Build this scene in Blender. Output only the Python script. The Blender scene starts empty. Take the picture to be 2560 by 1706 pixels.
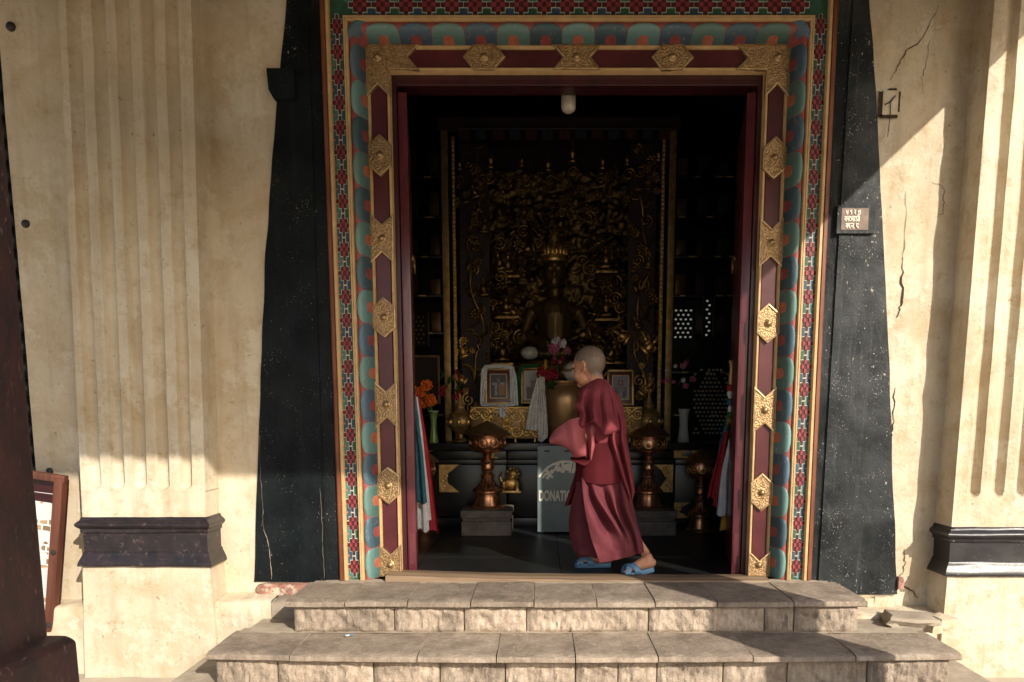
import bpy, bmesh, math, random
from mathutils import Vector, Matrix, noise, Euler
random.seed(7)
sc = bpy.context.scene
COL = sc.collection
R = math.radians

# ------------------------------------------------------------------ camera, sky, sun, exposure
cam_d = bpy.data.cameras.new('camera'); cam = bpy.data.objects.new('camera', cam_d); COL.objects.link(cam)
cam_d.sensor_fit = 'HORIZONTAL'; cam_d.sensor_width = 36.0; cam_d.lens = 26.01
cam_d.shift_x = -0.02699; cam_d.shift_y = 0.1631
cam_d.clip_start = 0.05; cam_d.clip_end = 2000
cam.location = (0, -3.8, 0.83); cam.rotation_euler = (R(90 - 7.3), 0, 0)
sc.camera = cam
SUN = Vector((0.70, -1.0, 0.67)).normalized()          # towards the sun
w = bpy.data.worlds.new('World'); sc.world = w; w.use_nodes = True
nt = w.node_tree
sky = nt.nodes.new('ShaderNodeTexSky'); sky.sky_type = 'NISHITA'; sky.sun_disc = False
sky.sun_elevation = math.asin(SUN.z); sky.sun_rotation = math.atan2(SUN.x, SUN.y)
sky.dust_density = 2.0
bg = nt.nodes['Background']; bg.inputs['Strength'].default_value = 0.125
nt.links.new(sky.outputs['Color'], bg.inputs['Color'])
sun_d = bpy.data.lights.new('sun', 'SUN'); sun_d.energy = 3.8; sun_d.angle = R(0.53); sun_d.color = (1.0, 0.92, 0.80)
sun = bpy.data.objects.new('sun', sun_d); COL.objects.link(sun)
sun.rotation_euler = SUN.to_track_quat('Z', 'Y').to_euler()
vs = sc.view_settings; vs.view_transform = 'Standard'; vs.look = 'None'; vs.gamma = 1.0; vs.use_curve_mapping = False
vs.exposure = 0.60
sc.cycles.max_bounces = 8; sc.cycles.diffuse_bounces = 5; sc.cycles.glossy_bounces = 4
sc.cycles.use_denoising = True; sc.cycles.sample_clamp_indirect = 6.0
sc.cycles.caustics_reflective = False; sc.cycles.caustics_refractive = False

# ------------------------------------------------------------------ materials
MATS = {}
def nodes(name):
    m = bpy.data.materials.new(name); m.use_nodes = True
    n = m.node_tree; b = n.nodes['Principled BSDF']
    MATS[name] = m
    return m, n, b
def c4(c): return (c[0], c[1], c[2], 1.0)
def coords(n, scale=(1, 1, 1), rnd=False, rot=(0, 0, 0)):
    tc = n.nodes.new('ShaderNodeTexCoord'); mp = n.nodes.new('ShaderNodeMapping')
    mp.inputs['Scale'].default_value = scale; mp.inputs['Rotation'].default_value = rot
    n.links.new(tc.outputs['Object'], mp.inputs['Vector'])
    if rnd:
        oi = n.nodes.new('ShaderNodeObjectInfo'); ml = n.nodes.new('ShaderNodeVectorMath'); ml.operation = 'SCALE'
        cb = n.nodes.new('ShaderNodeCombineXYZ')
        for k in range(3): n.links.new(oi.outputs['Random'], cb.inputs[k])
        n.links.new(cb.outputs[0], ml.inputs[0]); ml.inputs['Scale'].default_value = 37.0
        n.links.new(ml.outputs[0], mp.inputs['Location'])
    return mp.outputs['Vector']
def nz(n, v, scale, detail=5, rough=0.6, dist=0.0):
    t = n.nodes.new('ShaderNodeTexNoise'); t.inputs['Scale'].default_value = scale
    t.inputs['Detail'].default_value = detail; t.inputs['Roughness'].default_value = rough; t.inputs['Distortion'].default_value = dist
    n.links.new(v, t.inputs['Vector']); return t.outputs['Fac']
def ramp(n, f, lo, hi, a=(0, 0, 0), b=(1, 1, 1)):
    r = n.nodes.new('ShaderNodeValToRGB'); e = r.color_ramp.elements
    e[0].position = lo; e[1].position = hi; e[0].color = c4(a); e[1].color = c4(b)
    n.links.new(f, r.inputs['Fac']); return r.outputs['Color']
def mix(n, f, a, b, mode='MIX'):
    x = n.nodes.new('ShaderNodeMix'); x.data_type = 'RGBA'; x.blend_type = mode
    if hasattr(f, 'is_output'): n.links.new(f, x.inputs[0])
    else: x.inputs[0].default_value = f
    for v, k in ((a, 6), (b, 7)):
        if hasattr(v, 'is_output'): n.links.new(v, x.inputs[k])
        else: x.inputs[k].default_value = c4(v)
    return x.outputs[2]
def math_(n, op, a, b=0.0):
    x = n.nodes.new('ShaderNodeMath'); x.operation = op
    for v, k in ((a, 0), (b, 1)):
        if hasattr(v, 'is_output'): n.links.new(v, x.inputs[k])
        else: x.inputs[k].default_value = v
    return x.outputs[0]
def bump(n, b, h, strength, dist, prev=None):
    x = n.nodes.new('ShaderNodeBump'); x.inputs['Strength'].default_value = strength; x.inputs['Distance'].default_value = dist
    n.links.new(h, x.inputs['Height'])
    if prev is not None: n.links.new(prev, x.inputs['Normal'])
    n.links.new(x.outputs['Normal'], b.inputs['Normal']); return x.outputs['Normal']
def paint(name, col, col2=None, rough=0.55, metal=0.0, scale=14, lo=0.35, hi=0.7, bs=60, bstr=0.2, bdist=0.003, stretch=(1, 1, 1), wear=None, wlo=0.62, whi=0.68, wscale=30, spec=0.5, rnd=True, sheen=0.0):
    m, n, b = nodes(name)
    v = coords(n, stretch, rnd)
    col2 = col2 or tuple(c * 0.7 for c in col)
    c = ramp(n, nz(n, v, scale), lo, hi, col2, col)
    if wear: c = mix(n, ramp(n, nz(n, v, wscale, 8, 0.7), wlo, whi), c, wear)
    n.links.new(c, b.inputs['Base Color'])
    b.inputs['Roughness'].default_value = rough; b.inputs['Metallic'].default_value = metal
    b.inputs['Specular IOR Level'].default_value = spec
    if sheen: b.inputs['Sheen Weight'].default_value = sheen
    if bstr: bump(n, b, nz(n, v, bs, 6, 0.65), bstr, bdist)
    return m

def plaster(name, rough_amt, stain):
    m, n, b = nodes(name); v = coords(n)
    c = ramp(n, nz(n, v, 1.7, 6), 0.3, 0.72, (0.52, 0.43, 0.305), (0.67, 0.585, 0.45))
    c = mix(n, math_(n, 'MULTIPLY', ramp(n, nz(n, v, 4.2, 10, 0.72, 0.5), 0.47, 0.72), stain), c, (0.40, 0.265, 0.115))
    c = mix(n, math_(n, 'MULTIPLY', ramp(n, nz(n, v, 2.6, 10, 0.75), 0.52, 0.57), 0.55), c, (0.68, 0.62, 0.50))
    c = mix(n, math_(n, 'MULTIPLY', ramp(n, nz(n, v, 11, 10, 0.78), 0.53, 0.68), stain), c, (0.36, 0.25, 0.12))
    c = mix(n, math_(n, 'MULTIPLY', ramp(n, nz(n, v, 31, 4, 0.6), 0.66, 0.72), 0.65), c, (0.20, 0.135, 0.07))
    st = coords(n, (9, 9, 0.6))
    c = mix(n, math_(n, 'MULTIPLY', ramp(n, nz(n, st, 1.5, 6, 0.6), 0.50, 0.8), 0.45), c, (0.28, 0.205, 0.12))
    n.links.new(c, b.inputs['Base Color']); b.inputs['Roughness'].default_value = 0.85; b.inputs['Specular IOR Level'].default_value = 0.25
    p = bump(n, b, nz(n, v, 9, 8, 0.6, 0.3), 0.6 * rough_amt, 0.014)
    p = bump(n, b, ramp(n, nz(n, v, 2.6, 10, 0.75), 0.52, 0.57), 0.35 * rough_amt, 0.004, p)
    p = bump(n, b, nz(n, v, 75, 5, 0.7), 0.45 * rough_amt, 0.003, p)
    return m
plaster('plaster_smooth', 0.7, 0.55); plaster('plaster_rough', 1.2, 0.6)

def blackpaint(name, fleck, lo, dust):
    m, n, b = nodes(name); v = coords(n, (1, 1, 0.75)); v2 = coords(n)
    c = ramp(n, nz(n, v, 6, 7, 0.65), 0.35, 0.75, (0.0022, 0.0036, 0.0046), (0.0075, 0.0115, 0.0135))
    big = ramp(n, nz(n, v2, 2.6, 5, 0.6), 0.42, 0.68)
    c = mix(n, math_(n, 'MULTIPLY', big, dust), c, (0.062, 0.068, 0.070))
    g = math_(n, 'ADD', nz(n, v, 62, 4, 0.62), math_(n, 'MULTIPLY', nz(n, v2, 3.4, 4, 0.6), 0.28))
    f = ramp(n, g, lo, lo + 0.03)
    c = mix(n, math_(n, 'MULTIPLY', f, fleck), c, (0.50, 0.46, 0.40))
    g2 = math_(n, 'ADD', nz(n, v, 150, 3, 0.6), math_(n, 'MULTIPLY', nz(n, v2, 5.5, 6, 0.7), 0.55))
    c = mix(n, math_(n, 'MULTIPLY', ramp(n, g2, lo + 0.125, lo + 0.18), fleck * 0.8), c, (0.40, 0.38, 0.35))
    sv = coords(n, (26, 26, 1.6))
    c = mix(n, math_(n, 'MULTIPLY', ramp(n, nz(n, sv, 1.0, 6, 0.7), 0.55, 0.75), dust * 0.8), c, (0.085, 0.085, 0.083))
    n.links.new(c, b.inputs['Base Color'])
    b.inputs['Specular IOR Level'].default_value = 0.12 if name == 'black_smooth' else 0.25
    rr = ramp(n, nz(n, v, 14, 5), 0.3, 0.7, (0.45, 0.45, 0.45), (0.7, 0.7, 0.7)); n.links.new(rr, b.inputs['Roughness'])
    p = bump(n, b, nz(n, v, 13, 8, 0.65, 0.8), 0.55, 0.010)
    bump(n, b, nz(n, v2, 90, 4, 0.6), 0.25, 0.003, p)
    return m
blackpaint('black_smooth', 0.6, 0.85, 0.12); blackpaint('black_worn', 0.75, 0.818, 0.62)
paint('black_gloss_brown', (0.030, 0.020, 0.022), (0.012, 0.010, 0.012), 0.38, bs=40, bstr=0.35, wear=(0.15, 0.105, 0.09), wlo=0.56, whi=0.80, wscale=34, rnd=False)
paint('black_gloss_brown_worn', (0.022, 0.020, 0.024), (0.010, 0.010, 0.012), 0.36, bs=40, bstr=0.35, wear=(0.45, 0.42, 0.40), wlo=0.64, whi=0.68, wscale=26, rnd=False)
paint('dark_red_wood', (0.026, 0.0075, 0.007), (0.009, 0.0042, 0.0042), 0.55, stretch=(1, 1, 0.45), scale=16, bs=50, bstr=0.6, wear=(0.11, 0.065, 0.052), wlo=0.60, whi=0.72, wscale=70, rnd=False)
paint('old_wood', (0.17, 0.052, 0.027), (0.07, 0.022, 0.012), 0.6, stretch=(1, 1, 0.1), scale=22, bs=60, bstr=0.35, wear=(0.42, 0.27, 0.13), wlo=0.6, whi=0.7, wscale=14)
paint('threshold_wood', (0.34, 0.24, 0.15), (0.18, 0.115, 0.068), 0.65, stretch=(0.08, 1, 1), scale=22, bs=45, bstr=0.5, rnd=False)
paint('maroon', (0.105, 0.018, 0.022), (0.060, 0.010, 0.013), 0.33, stretch=(0.4, 1, 0.4), scale=14, bs=70, bstr=0.15, wear=(0.34, 0.17, 0.15), wlo=0.74, whi=0.78, wscale=55, rnd=False)
paint('maroon_dark', (0.055, 0.009, 0.012), (0.028, 0.005, 0.007), 0.32, stretch=(1, 1, 0.3), scale=14, bs=60, bstr=0.2, rnd=False)
paint('door_edge', (0.135, 0.030, 0.040), (0.075, 0.014, 0.020), 0.26, stretch=(1, 1, 0.4), scale=10, bs=55, bstr=0.35, wear=(0.30, 0.18, 0.19), wlo=0.68, whi=0.75, wscale=35, rnd=False)
paint('cream_trim', (0.60, 0.41, 0.20), (0.47, 0.30, 0.135), 0.55, scale=18, bs=60, bstr=0.3, wear=(0.30, 0.16, 0.07), wlo=0.70, whi=0.76, wscale=25, rnd=False)
paint('brown_trim', (0.22, 0.072, 0.028), (0.11, 0.030, 0.012), 0.5, stretch=(1, 1, 0.3), scale=16, bstr=0.2, rnd=False)
paint('pink_ground', (0.32, 0.085, 0.075), (0.22, 0.05, 0.045), 0.6, scale=20, bstr=0.15, rnd=False)
paint('step_red', (0.30, 0.045, 0.055), (0.20, 0.025, 0.032), 0.6, scale=30, bstr=0.2, wear=(0.14, 0.11, 0.085), wlo=0.60, whi=0.68, wscale=24)
paint('step_dark', (0.075, 0.008, 0.012), (0.05, 0.006, 0.008), 0.6, scale=30, bstr=0.2)
paint('step_line', (0.58, 0.58, 0.48), (0.44, 0.47, 0.40), 0.6, scale=30, bstr=0.1, wear=(0.14, 0.11, 0.085), wlo=0.60, whi=0.68, wscale=24)
paint('step_teal', (0.075, 0.20, 0.19), (0.04, 0.13, 0.115), 0.6, scale=30, bstr=0.1, wear=(0.14, 0.11, 0.085), wlo=0.60, whi=0.68, wscale=24)
paint('step_blue', (0.035, 0.095, 0.145), (0.018, 0.055, 0.09), 0.6, scale=30, bstr=0.1, wear=(0.14, 0.11, 0.085), wlo=0.60, whi=0.68, wscale=24)
paint('step_green', (0.030, 0.115, 0.065), (0.015, 0.07, 0.04), 0.6, scale=30, bstr=0.1)
paint('orange_dot', (0.55, 0.17, 0.08), None, 0.6, bstr=0)
def petal_mat(name, rim, mid, root):
    m, n, b = nodes(name)
    tc = n.nodes.new('ShaderNodeTexCoord'); sp = n.nodes.new('ShaderNodeSeparateXYZ'); n.links.new(tc.outputs['Object'], sp.inputs[0])
    v = coords(n, (18, 110, 18), True)
    t = math_(n, 'DIVIDE', sp.outputs['Y'], 0.088)
    t = math_(n, 'ADD', t, math_(n, 'MULTIPLY', math_(n, 'SUBTRACT', nz(n, v, 1.0, 3), 0.5), 0.35))
    r = n.nodes.new('ShaderNodeValToRGB'); e = r.color_ramp.elements
    e[0].position = 0.05; e[0].color = c4(root); e[1].position = 0.98; e[1].color = c4(rim)
    for p, c in ((0.45, mid), (0.72, tuple(x * 1.35 for x in mid)), (0.86, mid)):
        k = e.new(p); k.color = c4(c)
    n.links.new(t, r.inputs['Fac'])
    c = mix(n, math_(n, 'MULTIPLY', ramp(n, nz(n, coords(n, (1, 1, 1), True), 45, 6, 0.7), 0.60, 0.70), 0.45), r.outputs['Color'], (0.34, 0.36, 0.32))
    oi = n.nodes.new('ShaderNodeObjectInfo'); hv = n.nodes.new('ShaderNodeHueSaturation'); hv.inputs['Saturation'].default_value = 0.95
    n.links.new(math_(n, 'ADD', 0.72, math_(n, 'MULTIPLY', oi.outputs['Random'], 0.5)), hv.inputs['Value']); n.links.new(math_(n, 'ADD', 0.48, math_(n, 'MULTIPLY', oi.outputs['Random'], 0.04)), hv.inputs['Hue']); n.links.new(c, hv.inputs['Color'])
    c = mix(n, math_(n, 'MULTIPLY', ramp(n, nz(n, coords(n, (1, 1, 1), True), 16, 8, 0.75), 0.58, 0.64), 0.6), hv.outputs['Color'], (0.16, 0.13, 0.10))
    n.links.new(c, b.inputs['Base Color']); b.inputs['Roughness'].default_value = 0.55
    bump(n, b, nz(n, v, 1.0, 4), 0.12, 0.002)
petal_mat('petal_green', (0.055, 0.19, 0.115), (0.115, 0.225, 0.205), (0.055, 0.13, 0.12))
petal_mat('petal_blue', (0.045, 0.095, 0.12), (0.060, 0.115, 0.15), (0.025, 0.055, 0.08))
paint('tongue_orange', (0.42, 0.14, 0.08), (0.30, 0.085, 0.05), 0.55, scale=30, bstr=0.1, wear=(0.14, 0.11, 0.085), wlo=0.60, whi=0.68, wscale=24)
paint('tongue_red', (0.26, 0.06, 0.058), (0.17, 0.034, 0.034), 0.55, scale=30, bstr=0.1, wear=(0.14, 0.11, 0.085), wlo=0.60, whi=0.68, wscale=24)
def hammered(name, col, col2, rough):
    m, n, b = nodes(name); v = coords(n, (1, 1, 1), True)
    vo = n.nodes.new('ShaderNodeTexVoronoi'); vo.inputs['Scale'].default_value = 120; n.links.new(v, vo.inputs['Vector'])
    h = math_(n, 'SUBTRACT', 0.6, vo.outputs['Distance'])
    c = mix(n, ramp(n, h, 0.02, 0.3), col2, col)
    c = mix(n, math_(n, 'MULTIPLY', ramp(n, nz(n, v, 22, 6), 0.5, 0.7), 0.6), c, tuple(x * 0.55 for x in col2))
    n.links.new(c, b.inputs['Base Color']); b.inputs['Metallic'].default_value = 0.75; b.inputs['Roughness'].default_value = rough
    p = bump(n, b, h, 0.45, 0.006)
    bump(n, b, nz(n, v, 70, 5), 0.4, 0.004, p)
hammered('brass_hammered', (0.50, 0.34, 0.18), (0.32, 0.20, 0.095), 0.5)
paint('brass_rim', (0.56, 0.39, 0.21), (0.33, 0.21, 0.10), 0.42, metal=0.7, scale=30, bs=60, bstr=0.3)
paint('gold', (0.95, 0.64, 0.25), (0.58, 0.34, 0.10), 0.34, metal=0.8, scale=25, bs=50, bstr=0.6, bdist=0.006)
paint('gold_dim', (0.46, 0.29, 0.09), (0.09, 0.05, 0.016), 0.36, metal=0.85, scale=30, bs=60, bstr=0.6, bdist=0.006)  # dimmer gold: the darkness of the upper shrine is put into its colour
paint('gold_dull', (0.62, 0.41, 0.16), (0.32, 0.19, 0.065), 0.45, metal=0.7, scale=18, bs=45, bstr=0.4)
paint('copper', (0.66, 0.33, 0.18), (0.44, 0.19, 0.09), 0.27, metal=0.85, scale=9, bs=30, bstr=0.12)
paint('bronze', (0.46, 0.28, 0.13), (0.30, 0.165, 0.07), 0.36, metal=0.55, scale=6, bs=25, bstr=0.2)
paint('bronze_dark', (0.30, 0.18, 0.075), (0.16, 0.088, 0.035), 0.38, metal=0.65, scale=8, bs=25, bstr=0.25)
paint('lacquer_black', (0.009, 0.008, 0.008), (0.005, 0.005, 0.005), 0.30, bs=30, bstr=0.06)
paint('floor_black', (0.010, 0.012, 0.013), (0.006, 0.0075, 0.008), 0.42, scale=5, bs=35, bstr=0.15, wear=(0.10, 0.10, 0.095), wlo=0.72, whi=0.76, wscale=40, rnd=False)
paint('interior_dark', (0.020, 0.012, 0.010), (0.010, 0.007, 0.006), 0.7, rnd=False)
paint('gold_relief', (0.26, 0.165, 0.055), (0.05, 0.03, 0.012), 0.42, metal=0.75, scale=9, bs=40, bstr=0.5, bdist=0.006, rnd=False)
paint('post_gold', (0.42, 0.28, 0.10), (0.20, 0.12, 0.04), 0.5, metal=0.6, scale=14, bs=45, bstr=0.4)
paint('statue_gold', (0.20, 0.13, 0.045), (0.09, 0.055, 0.02), 0.42, metal=0.6, scale=6)
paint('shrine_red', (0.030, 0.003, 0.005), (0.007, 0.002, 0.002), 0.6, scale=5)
paint('grey_green_metal', (0.20, 0.245, 0.25), (0.135, 0.172, 0.176), 0.45, scale=5, bs=40, bstr=0.1, wear=(0.06, 0.055, 0.05), wlo=0.66, whi=0.74, wscale=22, rnd=False)
paint('lettering', (0.80, 0.77, 0.66), (0.66, 0.62, 0.52), 0.6, bstr=0)
paint('lamp_stone', (0.16, 0.135, 0.115), (0.075, 0.062, 0.052), 0.75, scale=12, bs=40, bstr=0.5)
paint('white_cloth', (0.78, 0.78, 0.78), (0.58, 0.60, 0.64), 0.7, scale=25, bs=30, bstr=0.3)
paint('sheer_cloth', (0.74, 0.72, 0.67), (0.48, 0.46, 0.43), 0.45, scale=35, bs=40, bstr=0.5)
paint('teal_cloth', (0.035, 0.16, 0.22), (0.020, 0.10, 0.15), 0.75, scale=18, bs=30, bstr=0.3)
paint('valance_red', (0.055, 0.006, 0.008), (0.03, 0.004, 0.005), 0.8)
paint('valance_teal', (0.010, 0.028, 0.034), (0.006, 0.016, 0.02), 0.8)
paint('red_cloth', (0.42, 0.020, 0.030), (0.26, 0.010, 0.018), 0.75, scale=18, bs=30, bstr=0.3)
paint('yellow_cloth', (0.62, 0.34, 0.04), (0.40, 0.20, 0.02), 0.75, scale=18, bs=30, bstr=0.3)
paint('green_cloth', (0.015, 0.16, 0.055), (0.008, 0.09, 0.03), 0.7, scale=18, bs=30, bstr=0.3)
paint('robe_lit', (0.37, 0.105, 0.115), (0.31, 0.082, 0.092), 0.7, scale=7, bs=260, bstr=0.12, bdist=0.001, rnd=False, spec=0.12)  # lightened sleeve cloth: light through the thin cloth is put into the colour
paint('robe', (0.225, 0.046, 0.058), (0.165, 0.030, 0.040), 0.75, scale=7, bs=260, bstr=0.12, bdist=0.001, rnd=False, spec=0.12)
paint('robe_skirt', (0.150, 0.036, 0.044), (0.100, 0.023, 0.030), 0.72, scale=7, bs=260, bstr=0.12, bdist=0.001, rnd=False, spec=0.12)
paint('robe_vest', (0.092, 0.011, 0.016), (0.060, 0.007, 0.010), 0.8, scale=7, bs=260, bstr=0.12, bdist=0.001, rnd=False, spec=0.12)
paint('slipper_blue', (0.15, 0.29, 0.45), (0.10, 0.22, 0.36), 0.5, scale=20, bs=60, bstr=0.1)
paint('marigold', (0.80, 0.17, 0.012), (0.52, 0.085, 0.005), 0.7, scale=60, bs=90, bstr=0.3)
paint('flower_red', (0.36, 0.008, 0.030), (0.20, 0.004, 0.015), 0.6, scale=50)
paint('flower_pink', (0.62, 0.20, 0.30), (0.42, 0.10, 0.17), 0.6, scale=50)
paint('flower_yellow', (0.62, 0.42, 0.10), (0.40, 0.25, 0.05), 0.6, scale=50)
paint('leaf_green', (0.030, 0.10, 0.020), (0.015, 0.055, 0.010), 0.5, scale=40)
paint('vase_green', (0.18, 0.28, 0.07), (0.09, 0.16, 0.035), 0.2, scale=20, bstr=0)
paint('vase_white', (0.50, 0.50, 0.46), (0.38, 0.38, 0.34), 0.35, scale=20, bstr=0)
paint('frame_wood', (0.15, 0.045, 0.022), (0.085, 0.022, 0.010), 0.35, scale=20, bstr=0.1)
paint('iron_dark', (0.030, 0.028, 0.027), (0.015, 0.014, 0.014), 0.6, scale=30, bstr=0.4)
paint('carved_dark', (0.016, 0.022, 0.028), (0.008, 0.010, 0.013), 0.5, scale=20, bstr=0.3)
paint('brick_red', (0.40, 0.21, 0.16), (0.25, 0.11, 0.08), 0.9, scale=18, bs=50, bstr=0.8, wear=(0.55, 0.46, 0.36), wlo=0.5, whi=0.6, wscale=14)
paint('cement', (0.36, 0.30, 0.24), (0.24, 0.195, 0.15), 0.9, scale=8, bs=45, bstr=0.6, rnd=False)
paint('mortar', (0.46, 0.39, 0.30), (0.33, 0.27, 0.20), 0.9, scale=14, bs=60, bstr=0.6, rnd=False)
paint('crack_dark', (0.060, 0.034, 0.018), (0.03, 0.018, 0.01), 0.95, bstr=0)
paint('glass_lamp', (0.50, 0.46, 0.36), (0.36, 0.32, 0.24), 0.2, scale=40, bstr=0.2)
paint('ground_stone', (0.56, 0.48, 0.38), (0.44, 0.37, 0.29), 0.9, scale=3, bs=30, bstr=0.5, rnd=False)
paint('roof_wood', (0.045, 0.024, 0.015), (0.022, 0.012, 0.008), 0.7, stretch=(1, 0.1, 1), scale=12, rnd=False)
def stone(name, chisel, rough_amt, tone):
    m, n, b = nodes(name); v = coords(n, (1, 1, 1), True)
    c = ramp(n, nz(n, v, 7, 10, 0.75), 0.36, 0.66, tuple(q * tone for q in (0.225, 0.170, 0.122)), tuple(q * tone for q in (0.41, 0.325, 0.245)))
    c = mix(n, math_(n, 'MULTIPLY', ramp(n, nz(n, v, 34, 6, 0.7), 0.52, 0.72), 0.55), c, (0.52, 0.44, 0.355))
    c = mix(n, math_(n, 'MULTIPLY', ramp(n, nz(n, v, 3.2, 8, 0.75), 0.50, 0.66), 0.75), c, (0.145, 0.113, 0.085))
    oi = n.nodes.new('ShaderNodeObjectInfo')
    br = n.nodes.new('ShaderNodeHueSaturation'); br.inputs['Saturation'].default_value = 0.92
    n.links.new(math_(n, 'ADD', 0.84, math_(n, 'MULTIPLY', oi.outputs['Random'], 0.32)), br.inputs['Value']); n.links.new(c, br.inputs['Color'])
    b.inputs['Roughness'].default_value = 0.85; b.inputs['Specular IOR Level'].default_value = 0.3
    wv = n.nodes.new('ShaderNodeTexWave'); wv.inputs['Scale'].default_value = chisel; wv.inputs['Distortion'].default_value = 9.0
    wv.inputs['Detail'].default_value = 5; wv.inputs['Detail Scale'].default_value = 2.2; wv.inputs['Detail Roughness'].default_value = 0.7
    mv = coords(n, (1, 1, 0.4)); mp = mv.node; rz = n.nodes.new('ShaderNodeCombineXYZ')
    if name == 'tread_stone':
        n.links.new(math_(n, 'ADD', 0.7, math_(n, 'MULTIPLY', oi.outputs['Random'], 0.9)), rz.inputs['Z']); n.links.new(rz.outputs[0], mp.inputs['Rotation'])
    n.links.new(mv, wv.inputs['Vector'])
    patch = ramp(n, nz(n, v, 5, 4), 0.40, 0.62)
    wf = math_(n, 'MULTIPLY', wv.outputs['Fac'], patch)
    n.links.new(mix(n, math_(n, 'MULTIPLY', ramp(n, wv.outputs['Fac'], 0.30, 0.0), 0.16), br.outputs['Color'], (0.11, 0.085, 0.062)), b.inputs['Base Color'])
    p = bump(n, b, wf, 0.30 * rough_amt, 0.006)
    p = bump(n, b, nz(n, v, 42, 7, 0.7), 0.6 * rough_amt, 0.008, p)
    p = bump(n, b, nz(n, v, 120, 4, 0.7), 0.35 * rough_amt, 0.003, p)
stone('tread_stone', 14, 1.25, 1.02); stone('riser_stone', 11, 1.9, 1.38)
# skin: stubble on the shaved scalp is the head's own colour
def skin_mat():
    m, n, b = nodes('skin'); v = coords(n)
    at = n.nodes.new('ShaderNodeAttribute'); at.attribute_name = 'scalp'
    s = ramp(n, nz(n, v, 30, 4), 0.3, 0.7, (0.46, 0.205, 0.115), (0.55, 0.26, 0.155))
    h = ramp(n, nz(n, v, 260, 3, 0.7), 0.35, 0.65, (0.12, 0.080, 0.055), (0.20, 0.145, 0.105))
    n.links.new(mix(n, at.outputs['Fac'], s, h), b.inputs['Base Color']); b.inputs['Roughness'].default_value = 0.5
    b.inputs['Subsurface Weight'].default_value = 0.05; b.inputs['Subsurface Radius'].default_value = (0.012, 0.005, 0.003)
    bump(n, b, nz(n, v, 300, 3), 0.08, 0.001)
skin_mat()
def print_mat(name, cells, w_, h_):
    """flat print: a background and axis-aligned painted areas, softened by noise"""
    m, n, b = nodes(name); tc = n.nodes.new('ShaderNodeTexCoord'); sp = n.nodes.new('ShaderNodeSeparateXYZ')
    wob = n.nodes.new('ShaderNodeVectorMath'); wob.operation = 'MULTIPLY_ADD'
    nn = n.nodes.new('ShaderNodeTexNoise'); nn.inputs['Scale'].default_value = 40; n.links.new(tc.outputs['Object'], nn.inputs['Vector'])
    n.links.new(nn.outputs['Color'], wob.inputs[0]); wob.inputs[1].default_value = (0.02, 0, 0.02); n.links.new(tc.outputs['Object'], wob.inputs[2])
    n.links.new(wob.outputs[0], sp.inputs[0]); x, z = sp.outputs['X'], sp.outputs['Z']
    c = cells[0]
    for (x0, x1, z0, z1, cc) in cells[1]:
        f = math_(n, 'MULTIPLY', math_(n, 'MULTIPLY', math_(n, 'GREATER_THAN', x, x0 * w_ + .01), math_(n, 'LESS_THAN', x, x1 * w_ + .01)),
                  math_(n, 'MULTIPLY', math_(n, 'GREATER_THAN', z, z0 * h_ + .01), math_(n, 'LESS_THAN', z, z1 * h_ + .01)))
        c = mix(n, f, c, cc)
    n.links.new(c, b.inputs['Base Color']); b.inputs['Roughness'].default_value = 0.35
print_mat('print_hall', ((0.06, 0.06, 0.055), [(-.5, .5, .05, .2, (.25, .25, .26)), (-.1, .12, -.1, .45, (.13, .10, .10)), (0, .5, -.5, .05, (.32, .15, .03)), (-.3, -.1, -.5, .05, (.28, .27, .26)), (-.08, .1, .22, .38, (.25, .15, .1))]), 0.10, 0.145)
print_mat('print_pale', ((0.45, 0.43, 0.40), [(-.4, .4, -.5, -.05, (.20, .12, .07)), (-.15, .2, -.1, .2, (.32, .2, .13))]), 0.13, 0.22)
print_mat('print_figure', ((0.22, 0.22, 0.23), [(-.4, .4, -.5, .0, (.10, .09, .10)), (-.28, .28, -.2, .15, (.22, .16, .14)), (-.18, .18, .12, .36, (.22, .05, .045)), (-.09, .09, .16, .3, (.34, .2, .13)), (-.12, .12, -.5, -.2, (.30, .22, .18))]), 0.115, 0.165)
def newsprint():
    m, n, b = nodes('newsprint')
    tc = n.nodes.new('ShaderNodeTexCoord'); sp = n.nodes.new('ShaderNodeSeparateXYZ'); cb = n.nodes.new('ShaderNodeCombineXYZ')
    n.links.new(tc.outputs['Object'], sp.inputs[0]); n.links.new(sp.outputs['X'], cb.inputs['X']); n.links.new(sp.outputs['Z'], cb.inputs['Y'])
    def bricks(bw, rh, mo, c1, c2, mc):
        t = n.nodes.new('ShaderNodeTexBrick'); t.offset = 0.37; t.inputs['Scale'].default_value = 1.0; t.inputs['Brick Width'].default_value = bw; t.inputs['Row Height'].default_value = rh; t.inputs['Mortar Size'].default_value = mo
        t.inputs['Color1'].default_value = c4(c1); t.inputs['Color2'].default_value = c4(c2); t.inputs['Mortar'].default_value = c4(mc); n.links.new(cb.outputs[0], t.inputs['Vector']); return t.outputs['Color']
    text = bricks(.011, .0075, .0022, (0.12, 0.12, 0.12), (0.42, 0.41, 0.40), (0.74, 0.73, 0.70))
    pics = bricks(.045, .034, .004, (0.10, 0.07, 0.05), (0.45, 0.30, 0.16), (0.74, 0.73, 0.70))
    f = ramp(n, nz(n, coords(n, (9, 1, 14)), 1.0, 1), 0.555, 0.565)
    n.links.new(mix(n, f, text, pics), b.inputs['Base Color']); b.inputs['Roughness'].default_value = 0.8
newsprint()
def glow(name, col, s):
    m, n, b = nodes(name); b.inputs['Base Color'].default_value = c4(col)
    b.inputs['Emission Color'].default_value = c4(col); b.inputs['Emission Strength'].default_value = s
glow('daylit_pane', (0.70, 0.70, 0.64), 0.16)

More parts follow.
